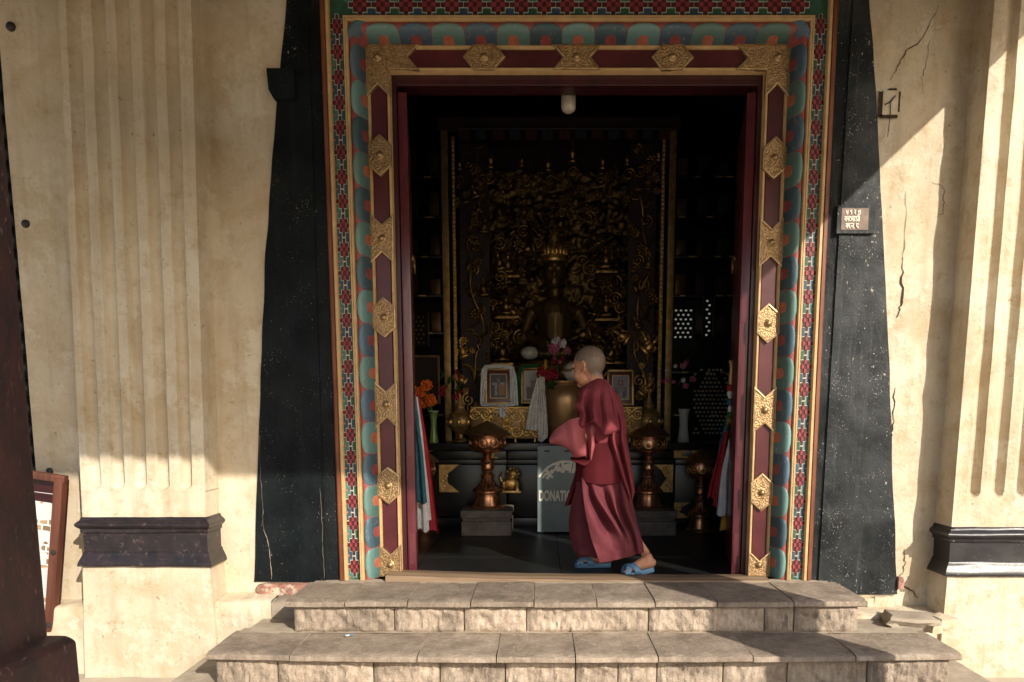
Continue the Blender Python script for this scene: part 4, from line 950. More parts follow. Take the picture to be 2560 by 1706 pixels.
# gilt relief panels
def scroll_panel(x0, x1, z0, z1, y, label):
    o = thing('relief_panel', label, 'panel', 'gilt relief panels on the altar', ((x0 + x1) / 2, y, z0))
    hw = (x1 - x0) / 2; H_ = z1 - z0
    MB().box((-hw, 0, .03), (hw, .018, H_), 'bronze_dark', bev=.004).build('board', o, 40)  # board darkened against the gold scrolls to imitate their highlights in colour
    for x in (-hw * .8, -hw * .25, hw * .25, hw * .8):
        b = MB(); b.lathe([(.011, 0), (.014, .008), (.009, .018), (.013, .028), (.010, .034)], 'gold', c=(x, .01, 0), n=12); b.build('foot', o, 50)
    b = MB(); b.tube([(-hw + .006, -.004, H_ - .012), (hw - .006, -.004, H_ - .012)], .009, 'gold', 8); b.build('top_bead', o, 50)
    rnd = random.Random(int(x0 * 100) + 5); n = max(2, int(hw * 2 / .075))
    for i in range(n):
        for j in range(2):
            cx_ = lerp(-hw + .04, hw - .04, i / max(1, n - 1)); cz_ = lerp(.085, H_ - .065, j); s = 1 if (i + j) % 2 else -1
            b = MB(); P = []
            for k in range(20):
                t = k / 19; a = t * 3.6 * math.pi * s + j * 1.5; r_ = .042 * (1 - t) ** .8 + .006; P.append((cx_ + r_ * math.cos(a), -.002 - .010 * t, cz_ + r_ * math.sin(a)))
            b.tube(P, [.0115 * (1 - .45 * k / 19) for k in range(20)], 'gold', 8); b.ell(P[-1], (.011, .010, .011), 'gold', 8, 10); b.build('scroll', o, 70)
    for s in (-1, 0, 1) if hw > .2 else (0,):
        b = MB(); c = (s * hw * .55, -.004, H_ * .52)
        for k in range(7):
            a = R(-30 + 40 * k); b.ell((c[0] + .030 * math.cos(a), c[1] - .006, c[2] + .030 * math.sin(a)), (.019, .011, .011), 'gold', 7, 10, Matrix.Rotation(-a, 3, 'Y'))
        b.ell((c[0], c[1] - .012, c[2]), (.016, .012, .016), 'gold', 8, 12); b.build('flower', o, 70)
scroll_panel(-.545, .02, ZT, .885, 2.08, 'gilt relief panel of scrolls and flowers below the scarf-draped picture')
scroll_panel(.555, .81, ZT, .885, 2.08, 'short gilt relief panel of scrolls behind the back of the child')
# framed pictures
def picture(cx_, cz_, w_, h_, y, pr_, label, tilt=-8, mat_in='frame_wood', margin=.030):
    o = thing('framed_picture', label, 'picture', 'framed pictures on the altar', (cx_, y, cz_)); o.rotation_euler = (R(tilt), 0, 0)
    MB().box((-w_ / 2, 0, -h_ / 2), (w_ / 2, .012, h_ / 2), mat_in, bev=.003).build('mount', o, 40)
    for (a, c) in (((-w_ / 2 - .006, -.008, -h_ / 2 - .006), (-w_ / 2 + .009, .014, h_ / 2 + .006)), ((w_ / 2 - .009, -.008, -h_ / 2 - .006), (w_ / 2 + .006, .014, h_ / 2 + .006)), ((-w_ / 2 + .009, -.008, h_ / 2 - .009), (w_ / 2 - .009, .014, h_ / 2 + .006)), ((-w_ / 2 + .009, -.008, -h_ / 2 - .006), (w_ / 2 - .009, .014, -h_ / 2 + .009))):
        MB().box(a, c, 'gold_dull', bev=.002).build('frame_bar', o, 40)
    pw, ph = w_ / 2 - margin * 1.25, h_ / 2 - margin * 1.5
    MB().box((-pw - .006, -.004, -ph - .006), (pw + .006, -.001, ph + .006), 'brass_rim').build('inner_rim', o)
    b = MB(); b.add([(-pw, -.0055, -ph), (pw, -.0055, -ph), (pw, -.0055, ph), (-pw, -.0055, ph)], [(0, 1, 2, 3)], pr_); b.build('print', o)
    return o
picture(-.330, 1.045, .200, .275, 2.20, 'print_hall', 'brown framed picture draped with a white scarf on the altar')
picture(-.055, 1.055, .185, .285, 2.32, 'print_pale', 'framed pale picture edged in green beside the brass urn', margin=.018)
picture(.650, 1.035, .200, .275, 2.22, 'print_figure', 'brown framed picture with gold rim behind the neck of the child')
# scarf round the first picture
sf = thing('white_scarf', 'thin white ceremonial scarf draped around the brown framed picture', 'scarf')
def drape(par, P, w_, m, folds=3, dep=.014, nm='fold', seed=0):
    rows = []; N = len(P)
    for i in range((N - 1) * 6 + 1):
        k = min(i // 6, N - 2); t = i / 6 - k; p = Vector(P[k][:3]).lerp(Vector(P[k + 1][:3]), t); wd = lerp(P[k][3], P[k + 1][3], t)
        d = Vector(P[k + 1][:3]) - Vector(P[k][:3]); sd = Vector((d.z, 0, -d.x)).normalized(); row = []
        for j in range(19):
            u = j / 18 - .5; row.append(p + sd * u * wd + Vector((0, -dep * abs(math.sin(folds * math.pi * u + seed + .3 * i / 6)) + .004 * noise.noise(Vector((i * .3, j * .5, seed))), 0)))
        rows.append(row)
    return MB().grid(rows, m).build(nm, par, 180)
drape(sf, [(-.455, 2.20, .90, .05), (-.452, 2.20, 1.04, .045), (-.440, 2.20, 1.17, .05), (-.42, 2.20, 1.20, .03)], 0, 'white_cloth', 2.5, .012, seed=1)
drape(sf, [(-.44, 2.19, 1.195, .03), (-.33, 2.18, 1.20, .03), (-.22, 2.19, 1.195, .03)], 0, 'white_cloth', 1.5, .01, seed=2)
drape(sf, [(-.225, 2.20, 1.20, .04), (-.208, 2.19, 1.10, .055), (-.205, 2.18, .98, .065), (-.200, 2.18, .89, .06)], 0, 'white_cloth', 3, .016, seed=3)
drape(sf, [(-.46, 2.13, .905, .04), (-.40, 2.10, .880, .05), (-.32, 2.08, .865, .075), (-.27, 2.08, .875, .05), (-.20, 2.12, .905, .04)], 0, 'white_cloth', 2.5, .016, seed=4)
drape(sf, [(-.30, 2.06, .875, .03), (-.292, 2.06, .83, .055), (-.285, 2.06, .80, .06)], 0, 'white_cloth', 2.5, .016, seed=5)
gs = thing('green_scarf', 'shiny green cloth hanging over the edge of the pale picture', 'scarf')
drape(gs, [(-.165, 2.30, .87, .05), (-.170, 2.30, 1.0, .04), (-.165, 2.30, 1.15, .03), (-.14, 2.30, 1.205, .03), (.02, 2.31, 1.21, .02)], 0, 'green_cloth', 2, .014, seed=7)
sh_ = thing('sheer_scarf', 'long sheer pale scarf hanging down in front of the brass urn', 'scarf')
drape(sh_, [(.005, 2.04, 1.10, .05), (-.012, 2.03, 1.00, .07), (-.035, 2.02, .86, .10), (-.055, 2.02, .70, .115)], 0, 'sheer_cloth', 4, .02, seed=8)
drape(sh_, [(.02, 2.03, 1.11, .04), (.018, 2.02, .98, .05), (.022, 2.01, .80, .075), (.022, 2.0, .66, .085), (.0, 2.0, .61, .03)], 0, 'sheer_cloth', 3.5, .02, seed=9)
cel = thing('wrapped_offering', 'clear wrapped offering with pale paper standing behind the urn rim', 'offering')
b = MB(); b.lathe([(.05, 0), (.085, .03), (.10, .07), (.085, .12), (.05, .15), (.012, .165)], 'sheer_cloth', c=(.285, 2.26, 1.085), n=18, mod=lambda t, z: 1 + .12 * math.sin(5 * t + z * 40)); b.build('wrapping', cel, 60)
b = MB(); b.lathe([(.101, 0), (.104, .012), (.10, .02)], 'gold_dull', c=(.285, 2.26, 1.16), n=18); b.build('band', cel, 60)
# flowers
def blossom(par, c, r_, m, seed, n=26, nm='blossom'):
    rnd = random.Random(seed); b = MB(); b.ell(c, (r_ * .55,) * 3, m, 6, 8)
    for k in range(n):
        z = 1 - 2 * (k + .5) / n; a = k * 2.399; d = Vector((math.sqrt(1 - z * z) * math.cos(a), math.sqrt(1 - z * z) * math.sin(a), z))
        M = d.to_track_quat('Z', 'Y').to_matrix() @ Matrix.Rotation(rnd.uniform(0, 6), 3, 'Z')
        p = Vector(c) + d * r_ * rnd.uniform(.62, .82); b.ell(p, (r_ * .36, r_ * .16, r_ * .30), m, 5, 7, M @ Matrix.Rotation(rnd.uniform(-.5, .5), 3, 'X'))
    return b.build(nm, par, 60)
fv = thing('marigold_vase', 'green glass vase with three orange marigold heads near the left door', 'flowers')
b = MB(); b.lathe([(.036, 0), (.038, .01), (.028, .06), (.022, .12), (.025, .18), (.034, .232), (.038, .24), (.034, .242), (.024, .19)], 'vase_green', c=(-.825, 1.985, ZT), n=20, mod=lambda t, z: 1 + .05 * math.cos(8 * t)); b.build('vase', fv, 60)
b = MB(); b.lathe([(.040, 0), (.042, .006), (.036, .010)], 'vase_white', c=(-.825, 1.985, ZT + .238), n=20); b.build('vase_rim', fv, 60)
for k, (x, z, r_) in enumerate(((-.915, .99, .046), (-.865, 1.045, .046), (-.845, .930, .054), (-.90, .905, .040))):
    f_ = blossom(fv, (x, 1.93 + .02 * k, z), r_, 'marigold', 60 + k, 34)
    b = MB(); b.tube([(-.825, 1.985, ZT + .22), ((x - .825) / 2, 1.97, .87), (x, 1.94 + .02 * k, z - .01)], .004, 'leaf_green', 6); b.build('stem', fv, 60)
wvz = thing('white_vase', 'ribbed white vase with artificial flowers right of the altar', 'flowers')
b = MB(); b.lathe([(.042, 0), (.044, .01), (.036, .07), (.030, .14), (.034, .22), (.044, .262), (.038, .262)], 'vase_white', c=(1.145, 2.12, ZT), n=36, mod=lambda t, z: 1 + .05 * math.cos(18 * t)); b.build('vase', wvz, 60)
def leafy(par, c, spread, n, seed, mats, r0=.022, r1=.04):
    rnd = random.Random(seed)
    for k in range(n):
        p = (c[0] + rnd.uniform(-1, 1) * spread[0], c[1] + rnd.uniform(-.5, .5) * spread[1], c[2] + rnd.uniform(-1, 1) * spread[2])
        m = mats[k % len(mats)]; r_ = rnd.uniform(r0, r1)
        if m == 'leaf_green':
            b = MB(); d = Vector((rnd.uniform(-1, 1), rnd.uniform(-1, .2), rnd.uniform(-1, 1))).normalized(); M = d.to_track_quat('X', 'Z').to_matrix()
            b.ell(p, (r_ * 1.7, r_ * .55, r_ * .12), m, 6, 8, M); b.build('leaf', par, 60)
        else: blossom(par, p, r_, m, seed * 31 + k, 14)
leafy(wvz, (1.10, 2.10, 1.14), (.12, .12, .10), 16, 5, ['flower_pink', 'leaf_green', 'flower_pink', 'white_cloth', 'leaf_green', 'flower_red'], .016, .030)
uf = thing('flower_bouquet', 'bouquet of dark red flowers with green leaves on the urn', 'flowers')
leafy(uf, (.075, 2.12, 1.135), (.070, .08, .045), 15, 9, ['flower_red', 'flower_red', 'flower_red'], .026, .038)
leafy(uf, (.085, 2.10, 1.06), (.055, .06, .030), 12, 10, ['leaf_green'], .02, .03)
leafy(uf, (.005, 2.08, 1.085), (.030, .05, .045), 5, 11, ['flower_yellow'], .014, .022)
pf = thing('lotus_spray', 'spray of pink artificial lotus flowers rising behind the urn', 'flowers')
leafy(pf, (.165, 2.38, 1.39), (.060, .08, .055), 9, 12, ['flower_pink', 'flower_pink', 'white_cloth'], .028, .046)
leafy(pf, (.155, 2.36, 1.26), (.07, .06, .04), 9, 13, ['flower_pink', 'leaf_green', 'flower_red'], .014, .024)
b = MB(); b.tube([(.17, 2.4, .98), (.16, 2.39, 1.2), (.165, 2.38, 1.36)], .006, 'leaf_green', 6); b.build('stem', pf, 60)
lfx = thing('dark_bouquet', 'dark red and green artificial flowers beside the left gilt post', 'flowers')
leafy(lfx, (-.70, 2.16, 1.06), (.075, .1, .11), 18, 15, ['flower_red', 'leaf_green', 'leaf_green'], .016, .032)
cn = thing('orange_candle', 'small orange candle flame shape above the red bouquet', 'candle', None, (.045, 2.14, 1.195))
b = MB(); b.lathe([(.012, -.02), (.015, 0), (.014, .03), (.008, .05), (.001, .06)], 'yellow_cloth', n=12); b.build('candle', cn, 60)
# gilt vessels left and right of the panels
def vessel(x, y, label, s=1.0):
    o = thing('gilt_vessel', label, 'vessel', 'gilt vessels on the altar', (x, y, ZT))
    b = MB(); b.lathe([(r_ * s, z * s) for r_, z in ((.06, 0), (.062, .012), (.03, .03), (.022, .06), (.06, .09), (.095, .13), (.100, .17), (.082, .20), (.090, .21), (.06, .235), (.035, .26), (.04, .28), (.02, .31), (.012, .36), (.001, .40))], 'gold_dull', n=28); b.build('body', o, 40)
    for k in range(8):
        a = k * math.pi / 4; bb = MB(); bb.ell((.098 * s * math.cos(a), .098 * s * math.sin(a), .155 * s), (.02, .02, .026), 'gold', 6, 8); bb.build('lobe', o, 60)
    return o
vessel(-.635, 2.16, 'gilt lidded vessel on the altar left of the relief panel', 1.02); vessel(.875, 2.18, 'gilt lidded vessel on the altar behind the right butter lamp', 1.05)
# ------------------------------------------------------------------ voxel union of overlapping shapes into one continuous surface
def fuse(mb, voxel, smooth=6, name='fused', factor=.5):
    me = mb.mesh(name); tmp = bpy.data.objects.new('tmp_fuse', me); COL.objects.link(tmp)
    r_ = tmp.modifiers.new('r', 'REMESH'); r_.mode = 'VOXEL'; r_.voxel_size = voxel
    if smooth:
        s_ = tmp.modifiers.new('s', 'SMOOTH'); s_.iterations = smooth; s_.factor = factor
    dg = bpy.context.evaluated_depsgraph_get(); dg.update()
    out = bpy.data.meshes.new_from_object(tmp.evaluated_get(dg)); bpy.data.objects.remove(tmp); bpy.data.meshes.remove(me)
    out.name = name; out.materials.clear()
    for p in out.polygons: p.use_smooth = True; p.material_index = 0
    return out
def capsule(b, p, q, r0, r1, m='skin', n=14):
    p, q = Vector(p), Vector(q); b.tube([p.lerp(q, k / 6) for k in range(7)], [lerp(r0, r1, k / 6) for k in range(7)], m, n)
    b.ell(p, (r0,) * 3, m, 8, n); b.ell(q, (r1,) * 3, m, 8, n)

# ------------------------------------------------------------------ shrine behind the table
shn = thing('altar_shrine', 'dark carved shrine with gilt scrolls rising behind the altar table', 'shrine')
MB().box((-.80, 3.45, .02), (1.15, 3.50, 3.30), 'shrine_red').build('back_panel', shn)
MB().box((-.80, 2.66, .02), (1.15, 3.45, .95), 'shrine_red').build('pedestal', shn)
for (x0, x1, y) in ((-.775, -.722, 2.30), (1.020, 1.073, 2.30)): MB().box((x0, y, .602), (x1, y + .05, 3.02), 'post_gold', bev=.004).build('gilt_post', shn, 40)
for (x0, x1, y) in ((-.700, -.675, 2.36), (.972, .998, 2.36)):
    b = MB(); b.box((x0, y + .012, .602), (x1, y + .03, 3.0), 'gold_dull')
    for k in range(70): b.ell(((x0 + x1) / 2, y + .008, .62 + .034 * k), (.011, .008, .016), 'gold', 5, 6)
    o = b.build('beaded_strip', shn, 60)
for (x0, x1) in ((-.665, -.42), (.74, .965)): MB().box((x0, 2.60, .602), (x1, 2.63, 3.02), 'shrine_red').build('side_panel', shn)
MB().box((-.80, 2.30, 3.02), (1.10, 2.66, 3.12), 'shrine_red').build('cornice', shn)
# carved and gilded relief filling the shrine behind the statue
rows = []
for i in range(150):
    z = lerp(.96, 3.02, i / 149); row = []
    for j in range(120):
        x = lerp(-.79, 1.14, j / 119); P_ = Vector((x * 9, 0, z * 9)); P_ += Vector((noise.noise(P_ * .8), 0, noise.noise(P_ * .8 + Vector((5, 5, 5))))) * .5
        d_ = noise.voronoi(P_)[0]; h_ = .055 * max(0, 1 - d_[0] * 1.25) + .030 * (1 - min(1, abs(math.sin(d_[0] * 11)))) + .05 * min(.5, d_[1] - d_[0])
        row.append((x, 3.33 - h_ + .01 * noise.noise(P_ * 4), z))
    rows.append(row)
MB().grid(rows, 'gold_relief').build('carved_relief', shn, 180)
# ornaments: shared meshes
def orn_rosette():
    b = MB(); b.ell((0, -.014, 0), (.014, .012, .014), 'gold_dim', 7, 10)
    for k in range(8):
        a = k * math.pi / 4; b.ell((.030 * math.cos(a), -.006, .030 * math.sin(a)), (.019, .009, .010), 'gold_dim', 6, 8, Matrix.Rotation(-a, 3, 'Y'))
    return b.mesh('rosette', 60)
def orn_leaf():
    b = MB(); P = [(.0 + .05 * math.sin(k * .28) , -.006 - .002 * k, -.06 + .013 * k) for k in range(11)]
    b.tube(P, [.004 + .018 * math.sin(math.pi * (k + .5) / 11) for k in range(11)], 'gold_dim', 8, .5); return b.mesh('gilt_leaf', 60)
def orn_scroll():
    b = MB(); P = []
    for k in range(22):
        t = k / 21; a = t * 3.4 * math.pi; r_ = .05 * (1 - t) + .006; P.append((r_ * math.cos(a), -.006 - .010 * t, r_ * math.sin(a)))
    b.tube(P, [.011 * (1 - .5 * k / 21) for k in range(22)], 'gold_dim', 7); return b.mesh('gilt_scroll', 60)
def orn_figure():
    b = MB(); b.ell((0, 0, .02), (.06, .03, .022), 'gold_dim', 8, 12); b.ell((0, 0, .068), (.030, .022, .042), 'gold_dim', 8, 12); b.ell((0, -.004, .124), (.019, .018, .024), 'gold_dim', 8, 12)
    b.lathe([(.016, .14), (.018, .15), (.007, .165), (.001, .19)], 'gold_dim', n=10)
    for s in (-1, 1): b.tube([(s * .03, -.005, .10), (s * .055, -.01, .066), (s * .02, -.028, .042)], .010, 'gold_dim', 7)
    b.tube([(.055 * math.cos(R(-40 + 20 * k)), .014, .10 + .07 * math.sin(R(-40 + 20 * k))) for k in range(14)], .006, 'gold_dim', 6)
    return b.mesh('gilt_figure', 60)
def orn_finial():
    b = MB(); b.lathe([(.03, 0), (.034, .01), (.014, .03), (.028, .055), (.030, .07), (.012, .10), (.010, .12), (.001, .17)], 'gold_dim', n=14); return b.mesh('finial', 60)
ORN = {'rosette': orn_rosette(), 'gilt_leaf': orn_leaf(), 'gilt_scroll': orn_scroll(), 'gilt_figure': orn_figure(), 'finial': orn_finial()}
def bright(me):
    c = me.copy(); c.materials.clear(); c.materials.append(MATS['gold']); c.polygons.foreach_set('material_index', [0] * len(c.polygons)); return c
ORN_LIT = {k: bright(m_) for k, m_ in ORN.items()}  # brighter gold copies: light caught by low front ornaments, put into the colour
rnd = random.Random(21)
def orn(kind, x, y, z, s=1.0, a=0.0): link(kind, (ORN_LIT if z < 1.5 and y < 2.7 else ORN)[kind], shn, Matrix.Translation((x, y, z)) @ Matrix.Rotation(a, 4, 'Y') @ Matrix.Diagonal((s, s, s, 1)))
for x0, sg in ((-.545, 1), (.855, -1)):
    b = MB(); b.tube([(x0 + .055 * math.sin(z * 5.2) * sg + .02 * math.sin(z * 13), 2.575 + .02 * math.sin(z * 9), z) for z in [.75 + .05 * k for k in range(46)]], [.012 + .006 * math.sin(k * 1.1) for k in range(46)], 'bronze_dark', 8); b.build('vine', shn, 60)
    for k in range(46):
        z = .90 + .046 * k + rnd.uniform(-.03, .03)
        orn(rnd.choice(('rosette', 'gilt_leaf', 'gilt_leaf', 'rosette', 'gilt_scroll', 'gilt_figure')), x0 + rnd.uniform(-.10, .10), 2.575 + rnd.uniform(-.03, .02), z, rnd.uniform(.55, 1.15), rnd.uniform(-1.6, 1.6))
for k in range(8):
    x = -.62 + .225 * k + rnd.uniform(-.03, .03); zz = 2.76 + rnd.uniform(-.04, .05)
    orn('finial', x, 2.50, zz + .05, rnd.uniform(.7, 1.2)); orn('gilt_scroll', x + rnd.uniform(-.02, .02), 2.50, zz - .02, rnd.uniform(.7, 1.1), rnd.uniform(0, 6))
    for q in range(5): orn(rnd.choice(('gilt_leaf', 'gilt_scroll', 'rosette')), x + rnd.uniform(-.12, .12), 2.52 + rnd.uniform(-.02, .03), zz + rnd.uniform(-.22, .02), rnd.uniform(.35, .75), rnd.uniform(0, 6))
# carved aureole round the statue: crowded foliage and small figures
for k in range(170):
    a = rnd.uniform(R(-40), R(220)) if k < 90 else rnd.choice((rnd.uniform(R(-55), R(25)), rnd.uniform(R(155), R(235)))); q = rnd.uniform(.62, 1.08); x = .145 + .56 * q * math.cos(a); z = 1.80 + .82 * q * math.sin(a)
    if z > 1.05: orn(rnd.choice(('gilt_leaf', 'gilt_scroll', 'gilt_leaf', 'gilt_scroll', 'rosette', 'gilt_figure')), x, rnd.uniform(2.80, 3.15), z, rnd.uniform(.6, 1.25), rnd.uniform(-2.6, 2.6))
for sx in (-1, 1):
    for i, (dx, z) in enumerate(((.47, 1.27), (.45, 1.66), (.43, 2.07))):
        x = .155 + sx * dx + rnd.uniform(-.03, .03); z += rnd.uniform(-.05, .05)
        MB().box((x - .10, 2.82, z - .035), (x + .10, 2.98, z - .008), 'gold_dim', bev=.006).build('niche_shelf', shn, 40)
        orn('gilt_figure', x, 2.84, z - .006, rnd.uniform(1.1, 1.35), rnd.uniform(-.06, .06))
for k in range(20):
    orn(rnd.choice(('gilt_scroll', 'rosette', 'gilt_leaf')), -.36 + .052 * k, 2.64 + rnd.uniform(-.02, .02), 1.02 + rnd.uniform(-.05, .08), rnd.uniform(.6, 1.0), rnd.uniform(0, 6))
# statue
sb_ = MB(); cx_ = .14
sb_.ell((cx_, 3.08, 1.36), (.36, .20, .10), 'skin', 14, 24); sb_.ell((cx_ - .26, 2.98, 1.35), (.17, .13, .075), 'skin', 12, 18); sb_.ell((cx_ + .26, 2.98, 1.35), (.17, .13, .075), 'skin', 12, 18)
capsule(sb_, (cx_, 3.12, 1.42), (cx_, 3.12, 1.72), .15, .17); sb_.ell((cx_, 3.12, 1.76), (.235, .12, .085), 'skin', 12, 20)
for s in (-1, 1):
    capsule(sb_, (cx_ + s * .22, 3.12, 1.74), (cx_ + s * .29, 3.08, 1.53), .058, .050); capsule(sb_, (cx_ + s * .29, 3.08, 1.53), (cx_ + s * .07, 2.94, 1.455), .048, .034)
capsule(sb_, (cx_, 3.10, 1.80), (cx_, 3.08, 1.93), .065, .06)
sb_.ell((cx_ - .01, 3.05, 2.075), (.102, .105, .140), 'skin', 16, 22); sb_.ell((cx_ - .01, 2.99, 1.985), (.055, .05, .045), 'skin', 10, 14)
sb_.ell((cx_ - .01, 2.942, 2.055), (.018, .018, .036), 'skin', 8, 10); sb_.ell((cx_ - .01, 2.952, 2.005), (.034, .012, .012), 'skin', 8, 10)
for s in (-1, 1):
    sb_.ell((cx_ - .01 + s * .042, 2.958, 2.108), (.034, .012, .008), 'skin', 8, 10); sb_.ell((cx_ - .01 + s * .106, 3.06, 2.03), (.014, .022, .065), 'skin', 8, 10)
me = fuse(sb_, .010, 4, 'buddha_statue'); me.materials.append(MATS['statue_gold'])
bs = link('buddha_statue', me); tag(bs, 'large seated gilded statue in the dark shrine above the flowers', 'statue')
b = MB(); b.lathe([(.112, 2.17), (.118, 2.19), (.112, 2.205), (.100, 2.22), (.102, 2.235)], 'gold', c=(cx_ - .01, 3.05, 0), n=28); b.lathe([(.07, 2.22), (.075, 2.30), (.045, 2.38), (.05, 2.40), (.02, 2.46), (.001, 2.52)], 'gold_dull', c=(cx_ - .01, 3.06, 0), n=18)
cr = b.build('crown', bs, 50)
for k in range(9):
    a = R(-100 - 80 + 20 * k); bb = MB(); bb.lathe([(.018, 0), (.026, .03), (.016, .06), (.001, .10)], 'gold', n=8, M=Matrix.Translation((cx_ - .01 + .108 * math.cos(a), 3.05 + .108 * math.sin(a), 2.225))); bb.build('crown_leaf', cr, 50)
b = MB(); b.ell((cx_ - .01, 2.945, 2.13), (.008, .005, .010), 'gold', 6, 8); b.build('brow_mark', bs, 60)
b = MB(); b.lathe([(.48, 1.10), (.50, 1.14), (.44, 1.18), (.47, 1.24), (.42, 1.28), (.40, 1.285)], 'gold_dull', c=(cx_, 3.1, 0), n=40, mod=lambda t, z: 1 + .03 * math.cos(20 * t)); o = b.build('lotus_base', bs, 50)
# grey-green cloth bundle and a second lion-like gilt figure in front of the table
tag(MB().ell((-.085, 2.50, 1.33), (.075, .05, .055), 'vase_white', 10, 14).build('cloth_bundle', None, 60), 'pale grey-green rounded bundle in the dark above the pictures', 'bundle')
gl = thing('gilt_lion', 'small gilt lion figure beside the left butter lamp stand', 'figurine', None, (-.225, 1.90, .24))
b = MB(); b.ell((0, 0, .05), (.07, .04, .05), 'gold', 10, 14); b.ell((.02, -.03, .125), (.042, .042, .042), 'gold', 10, 14); b.ell((.02, -.068, .112), (.022, .02, .018), 'gold', 8, 10)
for k in range(9): b.ell((.02 + .042 * math.cos(k * .7), -.02, .128 + .042 * math.sin(k * .7)), (.014, .014, .014), 'gold_dull', 6, 8)
for (x, y) in ((-.05, -.03), (.05, -.03)): b.tube([(x, y, .06), (x * 1.1, y - .02, .01), (x * 1.1, y - .045, .004)], [.02, .016, .013], 'gold', 8)
b.tube([(-.06, .02, .05), (-.085, .02, .1), (-.07, .02, .14)], .010, 'gold', 7)
b.build('lion_body', gl, 60); MB().box((-.085, -.065, -.016), (.085, .05, .0), 'gold_dull', bev=.004).build('shelf', gl, 40)

# ------------------------------------------------------------------ cabinets, lattice windows, valance
def cabinet(x0, x1, label, seed):
    o = thing('scripture_cabinet', label, 'cabinet', 'dark cabinets beside the shrine'); rn = random.Random(seed)
    MB().box((x0, 3.60, FZ), (x1, 3.64, 3.1), 'lacquer_black').build('back', o)
    for x in (x0, x1 - .04): MB().box((x, 3.25, FZ), (x + .04, 3.60, 3.1), 'lacquer_black', bev=.004).build('side', o)
    for z in (.45, .80, 1.20, 1.56, 1.90, 2.25, 2.60, 2.95):
        MB().box((x0 + .042, 3.25, z), (x1 - .042, 3.60, z + .025), 'lacquer_black', bev=.003).build('shelf', o, 40)
        for k in range(3):
            xa = lerp(x0 + .06, x1 - .12, (k + rn.uniform(.1, .8)) / 3)
            b = MB(); b.box((xa, 3.238, z + .004), (xa + rn.uniform(.04, .08), 3.25, z + .016), 'gold', bev=.002); b.build('gilt_edge', o)
        if z > 1.2:
            for k in range(4):
                xa = lerp(x0 + .08, x1 - .10, k / 3.3); hh = rn.uniform(.14, .24)
                MB().box((xa, 3.34, z + .026), (xa + .09, 3.55, z + .026 + hh), ('shrine_red', 'interior_dark', 'bronze_dark')[(k + int(z * 9)) % 3], bev=.004).build('scripture_bundle', o, 40)
    return o
cabinet(-1.72, -.86, 'dark cabinet with gilt shelf edges left of the shrine', 3); cabinet(1.19, 2.0, 'dark cabinet with gilt shelf edges right of the shrine', 5)
def lattice(x0, x1, z0, z1, y, label, pitch=.046, hole=.0105, pane='daylit_pane'):
    """a metal screen pierced by round holes in staggered rows; daylight comes through from behind"""
    o = thing('lattice_window', label, 'window', 'pierced lattice windows')
    b = MB(); n = 8; nr = int((z1 - z0) / (pitch * .87)); nc = int((x1 - x0) / pitch)
    clx = lambda q: min(max(q, x0), x1)
    for j in range(nr + 1):
        for i in range(-1, nc + 1):
            cx_ = x0 + (i + .5 + (.5 if j % 2 else 0)) * pitch; cz_ = z0 + (j + .5) * pitch * .87
            hx, hz = pitch / 2, pitch * .87 / 2
            if cx_ + hx <= x0 or cx_ - hx >= x1: continue
            if cx_ < x0 + .3 * pitch or cx_ > x1 - .3 * pitch or cz_ + hz > z1:
                b.add([(clx(cx_ - hx), y, cz_ - hz), (clx(cx_ + hx), y, cz_ - hz), (clx(cx_ + hx), y, min(cz_ + hz, z1)), (clx(cx_ - hx), y, min(cz_ + hz, z1))], [(0, 1, 2, 3)], 'lacquer_black'); continue
            out, inn = [], []
            for k in range(n):
                a = 2 * math.pi * k / n; c_, s_ = math.cos(a), math.sin(a); sg = lambda q: 0 if abs(q) < .1 else math.copysign(1, q)
                out.append((clx(cx_ + hx * sg(c_)), y, cz_ + hz * sg(s_))); inn.append((cx_ + hole * c_ * 1.15, y, cz_ + hole * s_ * .9))
            b.add(out + inn, [(k, (k + 1) % n, n + (k + 1) % n, n + k) for k in range(n)], 'lacquer_black')
    b.build('pierced_screen', o)
    for (a, c) in (((x0 - .02, y - .015, z0 - .02), (x1 + .02, y + .02, z0)), ((x0 - .02, y - .015, z1 - .012), (x1 + .02, y + .02, z1 + .01)), ((x0 - .02, y - .015, z0), (x0, y + .02, z1 - .012)), ((x1, y - .015, z0), (x1 + .02, y + .02, z1 - .012))):
        MB().box(a, c, 'lacquer_black', bev=.003).build('frame_bar', o)
    b = MB(); b.add([(x0, y + .012, z0), (x1, y + .012, z0), (x1, y + .012, z1 - .012), (x0, y + .012, z1 - .012)], [(0, 1, 2, 3)], pane); b.build('pane', o)
    return o
lattice(1.235, 1.412, 1.51, 1.81, 3.20, 'bright pierced lattice window right of the gilt post')
lattice(1.522, 1.60, 1.53, 1.90, 3.20, 'narrow pierced lattice window close to the right door leaf', .044)
lattice(-1.185, -1.045, 1.46, 1.74, 3.20, 'dim pierced lattice window left of the shrine', .044, .010, 'bronze')
